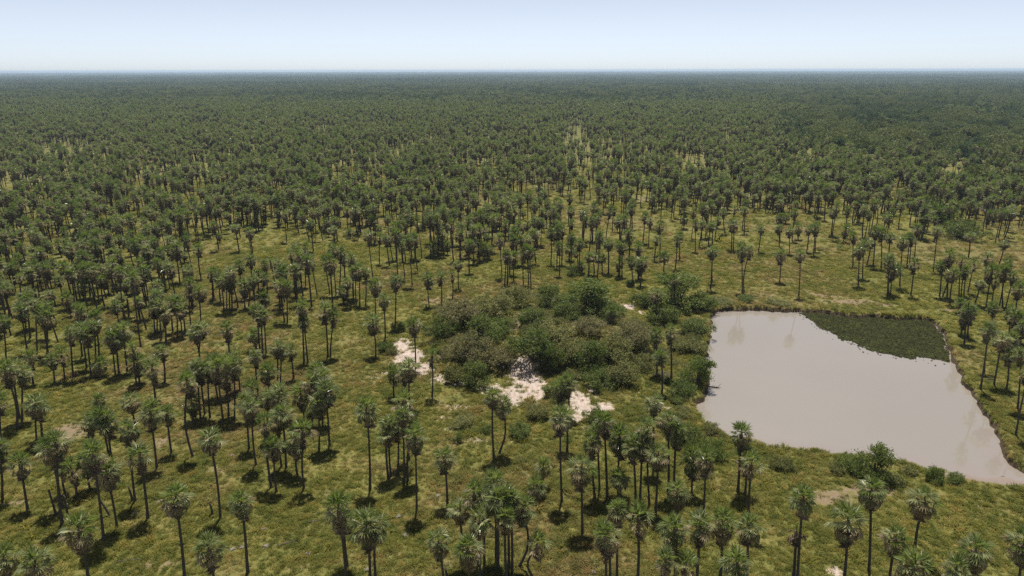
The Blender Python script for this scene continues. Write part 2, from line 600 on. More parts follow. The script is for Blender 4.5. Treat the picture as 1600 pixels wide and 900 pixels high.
STYLES = ['full', 'shaggy', 'spiky', 'thin', 'droopy', 'full', 'spiky', 'shaggy', 'brown', 'rosette', 'droopy', 'shaggy']
SPECS = [crown_spec(100 + i, s) for i, s in enumerate(STYLES)]
BROWN_I, ROSETTE_I = 8, 9


def heart_geo(seed):
    """young spear leaves and the leaf-base knot at the top of the trunk"""
    r = random.Random(seed)
    mb = MB()
    tube(mb, [(0, 0, -.9), (0, 0, -.3), (0, 0, .12), (0, 0, .3)], [.15, .24, .2, .06], 7, 1)
    for i in range(6):
        a = i * 2.4; t = r.uniform(.05, .22); l = r.uniform(.9, 1.35)
        d = Vector((math.cos(a) * t, math.sin(a) * t, 1)).normalized()
        s = Vector((-math.sin(a), math.cos(a), 0)) * .06
        b = Vector((0, 0, .2))
        V = [b, b + d * l * .45 + s, b + d * l, b + d * l * .45 - s]
        mb.add([tuple(q) for q in V], [(0, 1, 2), (0, 2, 3)], 0)
    return mb


HEARTS = [heart_geo(i).mesh('crown', [M_GREEN, M_DEAD]) for i in range(3)]


def knot_mesh(seed):
    r = random.Random(seed)
    mb = MB()
    for i in range(14):
        a = i * 2.4; z = -.3 - .075 * i
        d = Vector((math.cos(a), math.sin(a), 0)); s = Vector((-math.sin(a), math.cos(a), 0)) * .07
        b = d * .12 + Vector((0, 0, z)); t = d * r.uniform(.24, .36) + Vector((0, 0, z + r.uniform(-.06, .2)))
        mb.add([tuple(q) for q in (b - s, b + s, t + s * .5, t - s * .5)], [(0, 1, 2, 3)], 0)
    return mb.mesh('dead_skirt', [M_DEAD])


KNOTS = [knot_mesh(i) for i in range(3)]


def joined(spec, which, seed, name):
    """which: live / dead / all"""
    mb = MB()
    for kind, vi, mk, M in spec:
        dead = kind == 'dead'
        if (which == 'live' and dead) or (which == 'dead' and not dead):
            continue
        v, f = FROND[kind][vi]
        M3 = np.array(M.to_3x3()); T = np.array(M.translation)
        mb.add(v @ M3.T + T, f, MIDX[mk])
    if which != 'dead':
        h = heart_geo(seed)
        o = mb.n
        for vv in h.v:
            mb.v.append(vv); mb.n += len(vv)
        mb.f.extend([tuple(i + o for i in f) for f in h.f]); mb.m.extend([0 if q == 0 else 3 for q in h.m])
    return mb


PM = [M_GREEN, M_SILVER, M_TAN, M_DEAD, M_TRUNK]
LIVE_ME = [joined(s, 'live', i, '').mesh('crown', PM[:4]) for i, s in enumerate(SPECS)]
DEAD_ME = [joined(s, 'dead', i, '').mesh('dead_skirt', PM[:4]) for i, s in enumerate(SPECS)]


def trunk_path(top, bow, n=7):
    """from the origin to TOP with a sideways BOW"""
    P = []
    for i in range(n):
        t = i / (n - 1)
        b = math.sin(t * math.pi) * (1 - .4 * t)
        P.append((top[0] * t + bow[0] * b, top[1] * t + bow[1] * b, top[2] * t - (.35 if i == 0 else 0)))
    return P


def trunk_mesh(top, bow, r0=.19, r1=.125):
    mb = MB()
    P = trunk_path(top, bow)
    tube(mb, P, [r0 * 1.35] + [r0 + (r1 - r0) * i / (len(P) - 1) for i in range(1, len(P))], 8)
    return mb.mesh('trunk', [M_TRUNK], True)


# ------------------------------------------------------------------ ground sheet
def axis(a, b, step, far_lo, far_hi, g=1.16):
    v = list(np.arange(a, b + 1e-6, step))
    s, q = step, b
    hi = []
    while q < far_hi:
        s *= g; q = min(q + s, far_hi); hi.append(q)
    s, q = step, a
    lo = []
    while q > far_lo:
        s *= g; q = max(q - s, far_lo); lo.append(q)
    return np.array(lo[::-1] + v + hi)


FAR = 22000
XS = axis(-60, 118, .6, -FAR, FAR)
YS = axis(58, 190, .6, -800, FAR)
GX, GY = np.meshgrid(XS, YS)
GZ = height(GX.ravel(), GY.ravel()).reshape(GX.shape)
nx, ny = len(XS), len(YS)
idx = np.arange(nx * ny).reshape(ny, nx)
quads = np.stack([idx[:-1, :-1], idx[:-1, 1:], idx[1:, 1:], idx[1:, :-1]], -1).reshape(-1, 4)
gme = bpy.data.meshes.new('ground')
gme.vertices.add(nx * ny)
gme.vertices.foreach_set('co', np.stack([GX, GY, GZ], -1).astype(np.float32).ravel())
gme.loops.add(len(quads) * 4)
gme.loops.foreach_set('vertex_index', quads.astype(np.int32).ravel())
gme.polygons.add(len(quads))
gme.polygons.foreach_set('loop_start', np.arange(0, len(quads) * 4, 4, dtype=np.int32))
gme.polygons.foreach_set('use_smooth', np.ones(len(quads), bool))
gme.update(calc_edges=True)
gme.materials.append(M_GROUND)
fx, fy = GX.ravel(), GY.ravel()
ps = pond_sdf(fx, fy)
SAND_V = np.clip(mask(SAND_W, fx, fy), 0, 1)
BARE_V = np.clip(mask(BARE_W, fx, fy), 0, 1)
soil = sstep(.62, .25, ps) * (ps > -4) * .9 * (1 - np.clip(mask(MUD_W, fx, fy) * 1.5, 0, 1))
# litter-covered soil under the thicket
litter = sstep(.2, 2.5, mound(fx, fy)) * .55 * (1 - np.clip(SAND_V * 2, 0, 1))
ca = gme.attributes.new('cover', 'FLOAT_COLOR', 'POINT')
ca.data.foreach_set('color', np.stack([SAND_V, np.clip(BARE_V + litter, 0, 1), soil, np.ones_like(soil)], -1).astype(np.float32).ravel())
ma = gme.attributes.new('mud', 'FLOAT', 'POINT')
ma.data.foreach_set('value', np.clip(mask(MUD_W, fx, fy), 0, 1).astype(np.float32))
wa = gme.attributes.new('wood', 'FLOAT', 'POINT')
wa.data.foreach_set('value', (sstep(350, 1300, np.sqrt(fx * fx + fy * fy)) * .9).astype(np.float32))
ground = link('ground', gme)
ground['kind'] = 'structure'
ground['label'] = 'olive and tan grassland with bare sandy patches'

# ------------------------------------------------------------------ pond water
wp = smooth_poly(POND, 2)
cen = wp.mean(0)
wx = np.arange(PB[0] + 9, PB[1] - 9, 1.5); wy = np.arange(PB[2] + 9, PB[3] - 9, 1.5)
WX, WY = np.meshgrid(wx, wy)
ws = sdf(POND_S, WX.ravel(), WY.ravel()).reshape(WX.shape)
mbw = MB()
keep = {}
vs = []; sh = []
for j in range(len(wy)):
    for i in range(len(wx)):
        if ws[j, i] < 2.6:
            keep[(j, i)] = len(vs)
            vs.append((wx[i], wy[j], WATER_Z))
            _px, _py = project(wx[i], wy[j], WATER_Z)
            near_edge = max(float(sstep(-9, -1, ws[j, i])) * float(sstep(610, 720, _py)), .7 * float(sstep(-3.5, .3, ws[j, i])))
            sh.append(near_edge)
fs = [(keep[(j, i)], keep[(j, i + 1)], keep[(j + 1, i + 1)], keep[(j + 1, i)]) for j in range(len(wy) - 1) for i in range(len(wx) - 1)
      if all(q in keep for q in ((j, i), (j, i + 1), (j + 1, i + 1), (j + 1, i)))]
mbw.add(vs, fs)
wme = mbw.mesh('pond_water', [M_WATER], True)
at = wme.attributes.new('shallow', 'FLOAT', 'POINT')
at.data.foreach_set('value', np.array(sh, np.float32))
water = link('pond_water', wme)
water['kind'] = 'structure'
water['label'] = 'still milky beige water of the square pond'

# floating plants in the far corner of the pond
LILY_PX = [(1246, 488), (1290, 490), (1330, 495), (1370, 497), (1405, 498), (1440, 500), (1464, 503), (1472, 520), (1481, 545), (1489, 566), (1470, 561),
           (1440, 560), (1415, 558), (1390, 553), (1365, 548), (1340, 540), (1318, 530), (1300, 519), (1280, 508), (1262, 498)]
LILY = smooth_poly(np.array([plane_hit(px, py, WATER_Z)[:2] for px, py in LILY_PX]), 2)
lx0, lx1, ly0, ly1 = LILY[:, 0].min(), LILY[:, 0].max(), LILY[:, 1].min(), LILY[:, 1].max()
n_l = 150000
lx = rng.uniform(lx0 - 1, lx1 + 1, n_l); ly = rng.uniform(ly0 - 4, ly1 + 1, n_l)
ls = sdf(LILY, lx, ly) + (vnoise(lx, ly, 1.5, 31) - .5) * 2.2 + (vnoise(lx, ly, .5, 32) - .5) * .8
okl = (ls < rng.uniform(-1.8, .5, n_l) + (rng.uniform(0, 1, n_l) < .015) * rng.exponential(1.2, n_l)) & (pond_sdf(lx, ly) < -.3)
lx, ly, ls = lx[okl], ly[okl], ls[okl]
nl = len(lx)
la = rng.uniform(0, 6.28, nl); lr = rng.uniform(.09, .22, nl); lt = rng.uniform(-.35, .35, (nl, 2)); lz = rng.uniform(.02, .12, nl)
V = np.zeros((nl, 5, 3))
for k in range(5):
    a = la + k * 2 * math.pi / 5
    dx, dy = np.cos(a) * lr, np.sin(a) * lr
    V[:, k, 0] = lx + dx; V[:, k, 1] = ly + dy
    V[:, k, 2] = np.maximum(WATER_Z + lz + dx * lt[:, 0] + dy * lt[:, 1], WATER_Z + .006)
lme = bpy.data.meshes.new('water_plants')
lme.from_pydata(V.reshape(-1, 3).tolist(), [], (np.arange(nl * 5).reshape(-1, 5)).tolist())
lme.materials.append(M_LILY)
lily = link('water_plants', lme)
lily['kind'] = 'stuff'
tag(lily, 'dark mat of floating water plants in the far corner of pond', 'water plants')

# ------------------------------------------------------------------ palms read off the photograph: base x, y and crown top x, y in its pixels
PALMS = """97,820,82,684 96,795,76,690 43,796,27,715 3,782,-6,690 102,771,96,722 119,778,110,725 141,766,134,715 162,845,142,700 183,825,166,722
211,784,198,663 231,810,217,700 139,935,123,812 10,985,3,863 62,995,55,870 289,912,271,768 344,809,326,676 387,895,375,778 338,965,325,846
541,914,529,778 543,886,536,800 578,905,572,808 587,903,585,812 651,798,649,673 699,789,694,708 694,938,684,837 728,886,717,788 732,960,731,846
748,882,739,762 757,880,757,773 749,907,749,800 775,870,772,744 778,888,778,762 795,890,793,766 792,908,789,798 800,893,797,775 809,886,818,782
835,903,841,838 878,783,875,645 910,833,909,722 849,761,849,722 838,778,838,752 930,780,924,682 937,772,933,670 949,778,945,652 967,768,968,670
968,790,968,738 993,788,988,686 1000,786,1004,680 1024,800,1029,696 1015,790,1012,663 1044,772,1044,648 1053,768,1056,660 1022,735,1023,622
1058,850,1059,758 964,908,964,787 946,945,945,823 953,936,952,830 996,911,998,797 1052,930,1053,811 1041,990,1041,866 1081,773,1083,706
1099,808,1104,711 1153,768,1158,667 1169,818,1173,711 1164,773,1166,705 1088,925,1095,808 1125,906,1131,808 1166,936,1172,815 1150,985,1152,868
1246,909,1257,769 1240,903,1245,830 1318,912,1328,803 1072,960,1072,872 1358,893,1365,757 1388,948,1398,828 1429,870,1444,768 1420,985,1430,872
1515,975,1524,845 1482,1000,1492,877 1588,958,1599,836 26,670,3,572 31,656,18,566 34,656,33,575 58,694,52,622 66,685,57,628 4,719,-3,620
173,722,155,641 176,725,165,650 149,706,139,652 160,655,153,618 214,675,201,617 245,732,233,635 268,708,260,638 302,714,290,588 313,654,306,566
320,647,312,572 328,653,322,570 304,660,300,622 349,660,338,562 357,650,352,580 366,655,364,565 400,727,392,625 447,732,440,636 440,730,432,650
424,762,410,655 432,768,427,688 465,743,462,678 475,764,473,662 498,704,496,622 515,698,508,600 487,665,486,590 504,662,503,580 475,660,468,606
402,656,390,600 417,690,417,614 436,692,436,610 389,702,385,618 578,763,573,628 607,748,603,670 611,744,608,656 621,740,622,660 632,754,630,640
637,752,641,655 640,720,628,617 641,640,638,567 634,632,632,574 616,622,615,577 675,620,675,548 772,717,769,613 778,710,787,625 887,652,888,588
870,648,878,598 886,705,884,640 1034,615,1033,550 1049,590,1048,513 1027,585,1025,517 1587,681,1606,575 9,564,1,497 43,551,32,476 47,528,42,462
40,517,34,466 58,552,53,470 73,560,72,486 75,553,65,480 52,600,47,552 101,592,94,546 85,598,82,555 115,593,108,515 135,576,127,505 142,587,133,515
128,557,125,480 149,582,145,503 155,571,150,490 157,589,155,563 181,589,174,520 186,584,181,518 199,581,193,508 214,603,208,537 218,600,212,560
220,543,207,425 194,505,183,420 257,597,252,543 243,624,238,565 242,521,238,474 245,522,243,455 252,531,250,470 259,534,255,482 12,479,8,440
299,515,293,437 314,504,310,449 270,519,266,468 277,524,274,465 285,527,280,478 289,516,281,470 350,488,346,435 354,482,353,432 359,482,361,434
345,472,341,426 332,472,329,424 383,483,382,440 388,480,391,436 410,552,407,484 416,552,412,488 400,548,396,515 406,551,400,478 359,554,354,507
445,504,437,440 449,504,449,442 475,568,470,475 481,568,473,497 512,558,507,477 516,557,522,488 315,573,303,512 312,571,312,506 459,592,454,541
433,607,433,535 438,607,440,540 404,618,398,550 497,640,494,569 375,610,367,553 340,622,330,563 355,618,352,560 420,625,418,572 587,557,582,495
602,532,599,462 617,513,618,433 588,514,586,440 649,575,646,500 557,476,555,418 562,478,561,415 571,478,571,420 671,481,668,430 690,477,689,428
707,467,706,425 717,452,716,408 955,505,956,483 1054,487,1053,430 1024,500,1027,452 1001,447,1003,402 990,446,986,404 968,433,968,380 972,433,973,382
903,423,902,388 874,431,873,380 928,430,928,395 941,427,941,400 826,445,822,385 830,447,828,388 818,445,818,392 803,440,803,395 1110,452,1113,386
1113,442,1114,388 1160,457,1160,385 1163,457,1172,388 1218,441,1220,392 1248,463,1252,393 1217,396,1217,352 1233,397,1234,355 1260,395,1261,354
1185,394,1187,353 1143,390,1144,345 1146,392,1147,345 1087,393,1087,345 1092,386,1096,348 1107,384,1108,350 1113,384,1114,348 1055,421,1058,370
1062,406,1063,365 1037,428,1038,395 1022,407,1022,368 1333,416,1334,365 1341,447,1344,385 1348,435,1352,377 1354,414,1357,375 1364,418,1368,356
1377,420,1379,360 1387,462,1390,402 1390,461,1400,415 1391,460,1393,430 1406,448,1411,371 1423,462,1428,406 1389,401,1393,365 1417,415,1421,365
1421,415,1426,370 1429,402,1433,352 1458,425,1467,356 1468,463,1472,410 1472,464,1475,425 1480,464,1485,394 1484,475,1490,421 1499,464,1502,402
1502,463,1508,419 1506,462,1512,415 1512,458,1523,406 1522,477,1525,439 1535,454,1544,396 1541,480,1550,417 1550,475,1556,431 1562,478,1575,408
1567,480,1569,417 1571,483,1587,427 1588,492,1594,444 1317,380,1317,354 1271,400,1275,352 1274,393,1278,350 1513,402,1517,365 1560,415,1565,377
1502,524,1507,487 1507,537,1514,478 1512,529,1519,482 1500,490,1500,468 1548,515,1553,474 1532,608,1545,508 1538,582,1547,512 1553,603,1566,522
1573,607,1579,549 1571,558,1574,520 1576,528,1580,483 1583,537,1588,488 1587,536,1594,492 1592,557,1598,505 1590,640,1600,548"""
PALMS = [tuple(float(q) for q in w.split(',')) for w in PALMS.split()]
CURVED = {(26, 670), (302, 714), (778, 710), (809, 886), (835, 903), (1163, 457), (1390, 461)}
ROSE = {(838, 778), (955, 505), (160, 655), (616, 622), (1500, 490), (157, 589), (1037, 428), (849, 761), (968, 790)}
BROWN = {(1240, 903), (1391, 460)}

palms = []           # dicts: base, top, style index, scale, px height
for bx, by, tx, ty in PALMS:
    x, y, z = ground_at(bx, by)
    d = ray(tx, ty)
    q = CAM_P + d * (y / d[1])
    sc_ = R.uniform(.92, 1.27)
    key = (int(bx), int(by))
    hgt = q[2] - z
    if key in ROSE:
        si = ROSETTE_I
    elif key in BROWN:
        si = BROWN_I
    else:
        si = R.choice([0, 1, 2, 4, 5, 6, 7, 10, 11, 0, 2, 3] if hgt > 6 else [3, 3, 9, 0, 1])
    if hgt < 5:
        sc_ *= .85
    up = (1.22 if si != BROWN_I else .3) * sc_
    tz = max(.35, hgt - up)
    k = tz / max(hgt, .5)
    palms.append(dict(base=(x, y, z), top=((q[0] - x) * k, R.uniform(-.03, .05) * hgt, tz), si=si, sc=sc_, curved=key in CURVED, pxh=by - ty, px=bx, py=by, tpx=tx, tpy=ty, hgt=hgt, listed=True))

# palms between and beyond those, scattered as the grove is: clumps, gaps and clearings
DN = 2600.0
cand_n = 420000
cr = np.sqrt(rng.uniform(95 ** 2, DN ** 2, cand_n)); ca_ = rng.uniform(-.80, .80, cand_n)
X = cr * np.sin(ca_); Y = cr * np.cos(ca_)
cpx, cpy = project(X, Y, np.zeros_like(X))


def open_density(px, py, x, y):
    """palms per square metre"""
    d = np.full(px.shape, .0165)
    patch = .5 * vnoise(x, y, 26, 41) + .3 * vnoise(x, y, 60, 42) + .2 * vnoise(x, y, 11, 43)
    d *= sstep(.27, .53, patch) * 1.75
    stand = .55 * vnoise(x, y, 170, 44) + .45 * vnoise(x, y, 420, 45)
    d *= np.where(px < 880, .7 + .5 * sstep(.32, .62, stand), .4 + .9 * sstep(.32, .62, stand))
    d = np.where((px > 980) & (px < 1320) & (py > 335), .0055, d)
    d = np.where((px > 820) & (px < 1000) & (py > 395), .004, d)
    d = np.where((px > 1320) & (py > 345), d * .55, d)
    # lighter strips through the middle of the grove
    strip = np.exp(-((px - (905 + (py - 230) * .15)) / 26) ** 2) * (py > 180) * (py < 330)
    strip2 = np.exp(-(((py - 300) + (px - 1010) * .22) / 9) ** 2) * (px > 930) * (px < 1140)
    d *= 1 - .65 * np.clip(strip + strip2, 0, 1)
    # farther off the stand closes up
    dd = np.sqrt(x * x + y * y)
    d *= 1.62 + .1 * sstep(220, 420, dd) - .4 * sstep(700, 1500, dd)
    d *= 1 + .22 * sstep(880, 760, px) * sstep(600, 420, dd)
    d = np.where((px < 300) & (py > 485), .016, d)
    d = np.where((px > 1120) & (py < 310), np.maximum(d, .014), d)
    # broadleaf wood takes over on the right
    return d


def wood_share(px, py, x, y):
    w = sstep(1120, 1330, px) * sstep(275, 225, py) * .97
    w = np.maximum(w, sstep(1280, 1560, px) * sstep(340, 280, py) * .45)
    w = np.maximum(w, sstep(190, 150, py) * .62)
    w = w * sstep(.28, .5, .6 * vnoise(x, y, 90, 51) + .4 * vnoise(x, y, 34, 52) + .22 * w)
    return w


in_listed = ((cpx > -15) & (cpx < 1612)) & (((cpx < 300) & (cpy > 540)) | ((cpx >= 300) & (cpx < 560) & (cpy > 492)) | ((cpx >= 560) & (cpx < 1000) & (cpy > 447)) | ((cpx >= 1000) & (cpy > 402)) | ((cpx > 1040) & (cpy > 380)))
bad = in_listed | (pond_sdf(X, Y) < 4) | (mound(X, Y) > .2) | (cpy > 980) | ((cpx > 1612) & (cpy > 480) & (cpx < 1700))
sector = .5 * 1.6 * (DN ** 2 - 95 ** 2)
dens = open_density(cpx, cpy, X, Y)
ws_ = wood_share(cpx, cpy, X, Y)
keepm = (~bad) & (rng.uniform(0, 1, cand_n) < dens * (1 - sstep(.1, .6, ws_)) * sector / cand_n)
FX, FY = X[keepm], Y[keepm]
# companions close by make the clumps
cl = rng.uniform(0, 1, len(FX)) < .26
FX = np.concatenate([FX, FX[cl] + rng.normal(0, 1.6, cl.sum())]); FY = np.concatenate([FY, FY[cl] + rng.normal(0, 1.6, cl.sum())])
taken = {}
for p in palms:
    taken.setdefault((int(p['base'][0] // 2), int(p['base'][1] // 2)), 1)
order = np.argsort(FX * FX + FY * FY)
rest = []
for i in order:
    x, y = float(FX[i]), float(FY[i])
    k = (int(x // 1.6), int(y // 1.6)) if y < 700 else None
    if k is not None:
        if k in taken:
            continue
        taken[k] = 1
    rest.append((x, y))
rest = np.array(rest)
rz = height(rest[:, 0], rest[:, 1])
rpx, rpy = project(rest[:, 0], rest[:, 1], rz)
rh = np.clip(rng.normal(10.0, 2.0, len(rest)), 5.0, 13.5)
short = rng.uniform(0, 1, len(rest)) < .10
rh[short] = rng.uniform(2.5, 6.0, short.sum())
tpx_, tpy_ = project(rest[:, 0], rest[:, 1], rz + rh)
rpxh = rpy - tpy_
inview = (rpx > 0) & (rpx < 1600) & (tpy_ < 895) & (tpy_ > 0)

N_THINGS = 300
n_extra = max(0, N_THINGS - len(palms))
score = np.where(inview, rpxh, -1)
listed_small = sorted(range(len(palms)), key=lambda i: palms[i]['pxh'])
pick = np.argsort(-score)[:n_extra + 30]
extra = list(pick[:n_extra])
swap = list(pick[n_extra:])
# where an unlisted palm shows larger than a listed one, the larger one is the individual
to_stuff = []
for s, i in zip(swap, listed_small):
    if score[s] > palms[i]['pxh'] + 6 and palms[i]['si'] not in (ROSETTE_I, BROWN_I):
        extra.append(s); to_stuff.append(i)
used = np.zeros(len(rest), bool)
for s in extra:
    used[s] = True
    hgt = float(rh[s]); sc_ = R.uniform(1.0, 1.35)
    tz = max(.4, hgt - 1.22 * sc_)
    palms.append(dict(base=(float(rest[s, 0]), float(rest[s, 1]), float(rz[s])), top=(R.uniform(-.06, .06) * hgt, R.uniform(-.05, .05) * hgt, tz), si=R.choice([0, 1, 2, 3, 4, 5, 6, 7, 10, 11]), sc=sc_,
                      curved=R.random() < .06, pxh=float(rpxh[s]), px=float(rpx[s]), py=float(rpy[s]), tpx=float(tpx_[s]), tpy=float(tpy_[s]), hgt=hgt, listed=False))
stuff_pts = [(palms[i]['base'], palms[i]['hgt']) for i in to_stuff]
things = [p for i, p in enumerate(palms) if i not in set(to_stuff)]

# --- labels: look, then the place among its neighbours
BANDS = [(420, 'beyond the pond'), (470, 'behind the far shore'), (520, 'level with the far shore'), (570, 'level with the pond plants'), (625, 'level with the sand'),
         (690, 'level with mid pond'), (760, 'level with the near shore'), (850, 'nearer than the pond'), (2000, 'along the bottom edge')]
COLS = [(130, 'at far left edge'), (280, 'far left'), (420, 'left'), (560, 'left of centre'), (720, 'near centre left'), (880, 'centre'), (1010, 'near centre right'), (1130, 'right of centre'), (1300, 'right'), (1470, 'far right'), (9999, 'at far right edge')]
ORD = ['first', 'second', 'third', 'fourth', 'fifth', 'sixth', 'seventh', 'eighth', 'ninth', 'tenth', 'eleventh', 'twelfth', 'thirteenth', 'fourteenth', 'fifteenth', 'sixteenth', 'seventeenth', 'eighteenth']
cells = {}
for p in things:
    b = next(n for y_, n in BANDS if p['py'] < y_)
    c = next(n for x_, n in COLS if p['px'] < x_)
    p['cell'] = (c, b)
    cells.setdefault((c, b), []).append(p)
for (c, b), L in cells.items():
    L.sort(key=lambda q: q['tpx'])
    for i, p in enumerate(L):
        look = 'trunkless rosette' if p['hgt'] < 3.2 else 'short' if p['hgt'] < 6.5 else 'tall' if p['hgt'] > 11.2 else 'slim'
        lean = p['top'][0] / max(p['top'][2], 1)
        body = 'palm with curved trunk' if p['curved'] else 'palm leaning right' if lean > .13 else 'palm leaning left' if lean < -.13 else \
            'palm with all-brown crown' if p['si'] == BROWN_I else 'shaggy-skirted palm' if STYLES[p['si']] == 'shaggy' else 'thin-crowned palm' if STYLES[p['si']] == 'thin' else 'droopy palm' if STYLES[p['si']] == 'droopy' else 'spiky palm' if STYLES[p['si']] == 'spiky' else 'palm'
        where = 'the only one' if len(L) == 1 else f'{ORD[min(i, 17)]} from left' if i < len(L) - 1 or len(L) > 6 else 'rightmost'
        p['label'] = f'{look} {body}, {where} {c}, {b}'

PG = 'fan palms of the open grove'
hz = 0
for n, p in enumerate(sorted(things, key=lambda q: -q['py'])):
    root = bpy.data.objects.new('palm_tree', None)
    root.empty_display_size = .5
    C.objects.link(root)
    root.location = p['base']
    tag(root, p['label'], 'palm', PG)
    bow = (R.choice((-1, 1)) * R.uniform(.7, 1.2), R.uniform(-.4, .4)) if p['curved'] else (R.uniform(-.22, .22), R.uniform(-.2, .2))
    tr = link('trunk', trunk_mesh(p['top'], bow, R.uniform(.14, .19), R.uniform(.10, .13)), root)
    T = Vector(p['top'])
    lean = Vector((T.x * .5, T.y * .5, T.z)).normalized()
    Mc = Matrix.Translation(T + Vector((0, 0, .1))) @ lean.to_track_quat('Z', 'Y').to_matrix().to_4x4() @ Matrix.Rotation(R.uniform(0, 6.28), 4, 'Z') @ Matrix.Rotation(R.uniform(-.14, .14), 4, 'X') @ Matrix.Diagonal((p['sc'] * R.uniform(.9, 1.1), p['sc'] * R.uniform(.9, 1.1), p['sc'] * R.uniform(.88, 1.15), 1))
    if n < 62:
        # the nearest palms: every leaf is a piece of its own
        cw = link('crown', HEARTS[n % 3], root, Mc)
        sk = link('dead_skirt', KNOTS[n % 3], root, Mc)
        sk['kind'] = 'stuff'
        for kind, vi, mk, M in SPECS[p['si']]:
            if kind == 'dead':
                link('dead_frond', FROND_ME[(kind, vi, mk)], sk, M)
            else:
                link('frond', FROND_ME[(kind, vi, mk)], cw, M)
    else:
        cw = link('crown', LIVE_ME[p['si']], root, Mc)
        cw['kind'] = 'stuff'
        if len(DEAD_ME[p['si']].vertices):
            sk = link('dead_skirt', DEAD_ME[p['si']], root, Mc)
            sk['kind'] = 'stuff'


# ------------------------------------------------------------------ instancing for what nobody could count
def instancer(name, pts, rot, scl, idx_, sources):
    """one object: a point cloud mesh whose modifier sets a copy of one source on each point"""
    col = bpy.data.collections.new(name + '_kinds')
    for i, (me) in enumerate(sources):
        col.objects.link(bpy.data.objects.new('%s_%02d' % (name, i), me))
    me = bpy.data.meshes.new(name)
    n = len(pts)
    me.vertices.add(n)
    me.vertices.foreach_set('co', np.asarray(pts, np.float32).ravel())
    a = me.attributes.new('turn', 'FLOAT_VECTOR', 'POINT'); a.data.foreach_set('vector', np.asarray(rot, np.float32).ravel())
    a = me.attributes.new('size', 'FLOAT_VECTOR', 'POINT'); a.data.foreach_set('vector', np.asarray(scl, np.float32).ravel())
    a = me.attributes.new('which', 'INT', 'POINT'); a.data.foreach_set('value', np.asarray(idx_, np.int32))
    o = link(name, me)
    ng = bpy.data.node_groups.new(name, 'GeometryNodeTree')
    ng.interface.new_socket('Geometry', in_out='INPUT', socket_type='NodeSocketGeometry')
    ng.interface.new_socket('Geometry', in_out='OUTPUT', socket_type='NodeSocketGeometry')
    gi = ng.nodes.new('NodeGroupInput'); go = ng.nodes.new('NodeGroupOutput')
    ci = ng.nodes.new('GeometryNodeCollectionInfo')
    ci.inputs['Collection'].default_value = col
    ci.inputs['Separate Children'].default_value = True
    ci.inputs['Reset Children'].default_value = True
    iop = ng.nodes.new('GeometryNodeInstanceOnPoints')
    iop.inputs['Pick Instance'].default_value = True

    def att(nm, t):
        q = ng.nodes.new('GeometryNodeInputNamedAttribute')
        q.data_type = t
        q.inputs['Name'].default_value = nm
        return q.outputs['Attribute']
    e2r = ng.nodes.new('FunctionNodeEulerToRotation')
    ng.links.new(att('turn', 'FLOAT_VECTOR'), e2r.inputs[0])
    ng.links.new(gi.outputs[0], iop.inputs['Points'])
    ng.links.new(ci.outputs[0], iop.inputs['Instance'])
    ng.links.new(att('which', 'INT'), iop.inputs['Instance Index'])
    ng.links.new(e2r.outputs[0], iop.inputs['Rotation'])
    ng.links.new(att('size', 'FLOAT_VECTOR'), iop.inputs['Scale'])
    ng.links.new(iop.outputs[0], go.inputs[0])
    md = o.modifiers.new('scatter', 'NODES')
    md.node_group = ng
    o['kind'] = 'stuff'
    return o


def whole_palm(seed, si, hgt):
    r = random.Random(seed)
    mb = MB()
    top = (r.uniform(-.05, .05) * hgt, r.uniform(-.05, .05) * hgt, hgt - 1.3)
    P = trunk_path(top, (r.uniform(-.3, .3), r.uniform(-.3, .3)), 5)
    tube(mb, P, [.2, .17, .155, .14, .12], 6, 4)
    j = joined(SPECS[si], 'all', seed, '')
    o = mb.n
    s = 1.06
    for vv in j.v:
        mb.v.append(vv * s + np.array(top)); mb.n += len(vv)
    mb.f.extend([tuple(i + o for i in f) for f in j.f]); mb.m.extend(j.m)
    return mb.mesh('grove_palm', PM)


GROVE_SRC = [whole_palm(i, si, h_) for i, (si, h_) in enumerate([(0, 10), (1, 10), (2, 9.5), (4, 10), (5, 10.3), (6, 9.6), (7, 10), (10, 10), (11, 10), (3, 10), (9, 4.2), (1, 4.6)])]
left_ = ~used
gp = np.stack([rest[left_, 0], rest[left_, 1], rz[left_] - .02], -1)
gh = rh[left_]
if stuff_pts:
    gp = np.concatenate([gp, np.array([b for b, _ in stuff_pts])])
    gh = np.concatenate([gh, np.array([h_ for _, h_ in stuff_pts])])
ng_ = len(gp)
gi_ = np.where(gh < 6.2, rng.integers(10, 12, ng_), rng.integers(0, 10, ng_))
nomh = np.where(gh < 6.2, 4.4, 10.0)
gs = np.stack([rng.uniform(.85, 1.22, ng_)] * 2 + [gh / nomh], -1)
grot = np.stack([rng.normal(0, .045, ng_), rng.normal(0, .045, ng_), rng.uniform(0, 6.28, ng_)], -1)
grove = instancer('palm_grove', gp, grot, gs, gi_, GROVE_SRC)
tag(grove, 'dense palm grove stretching from behind the clearing to the horizon', 'palm grove')


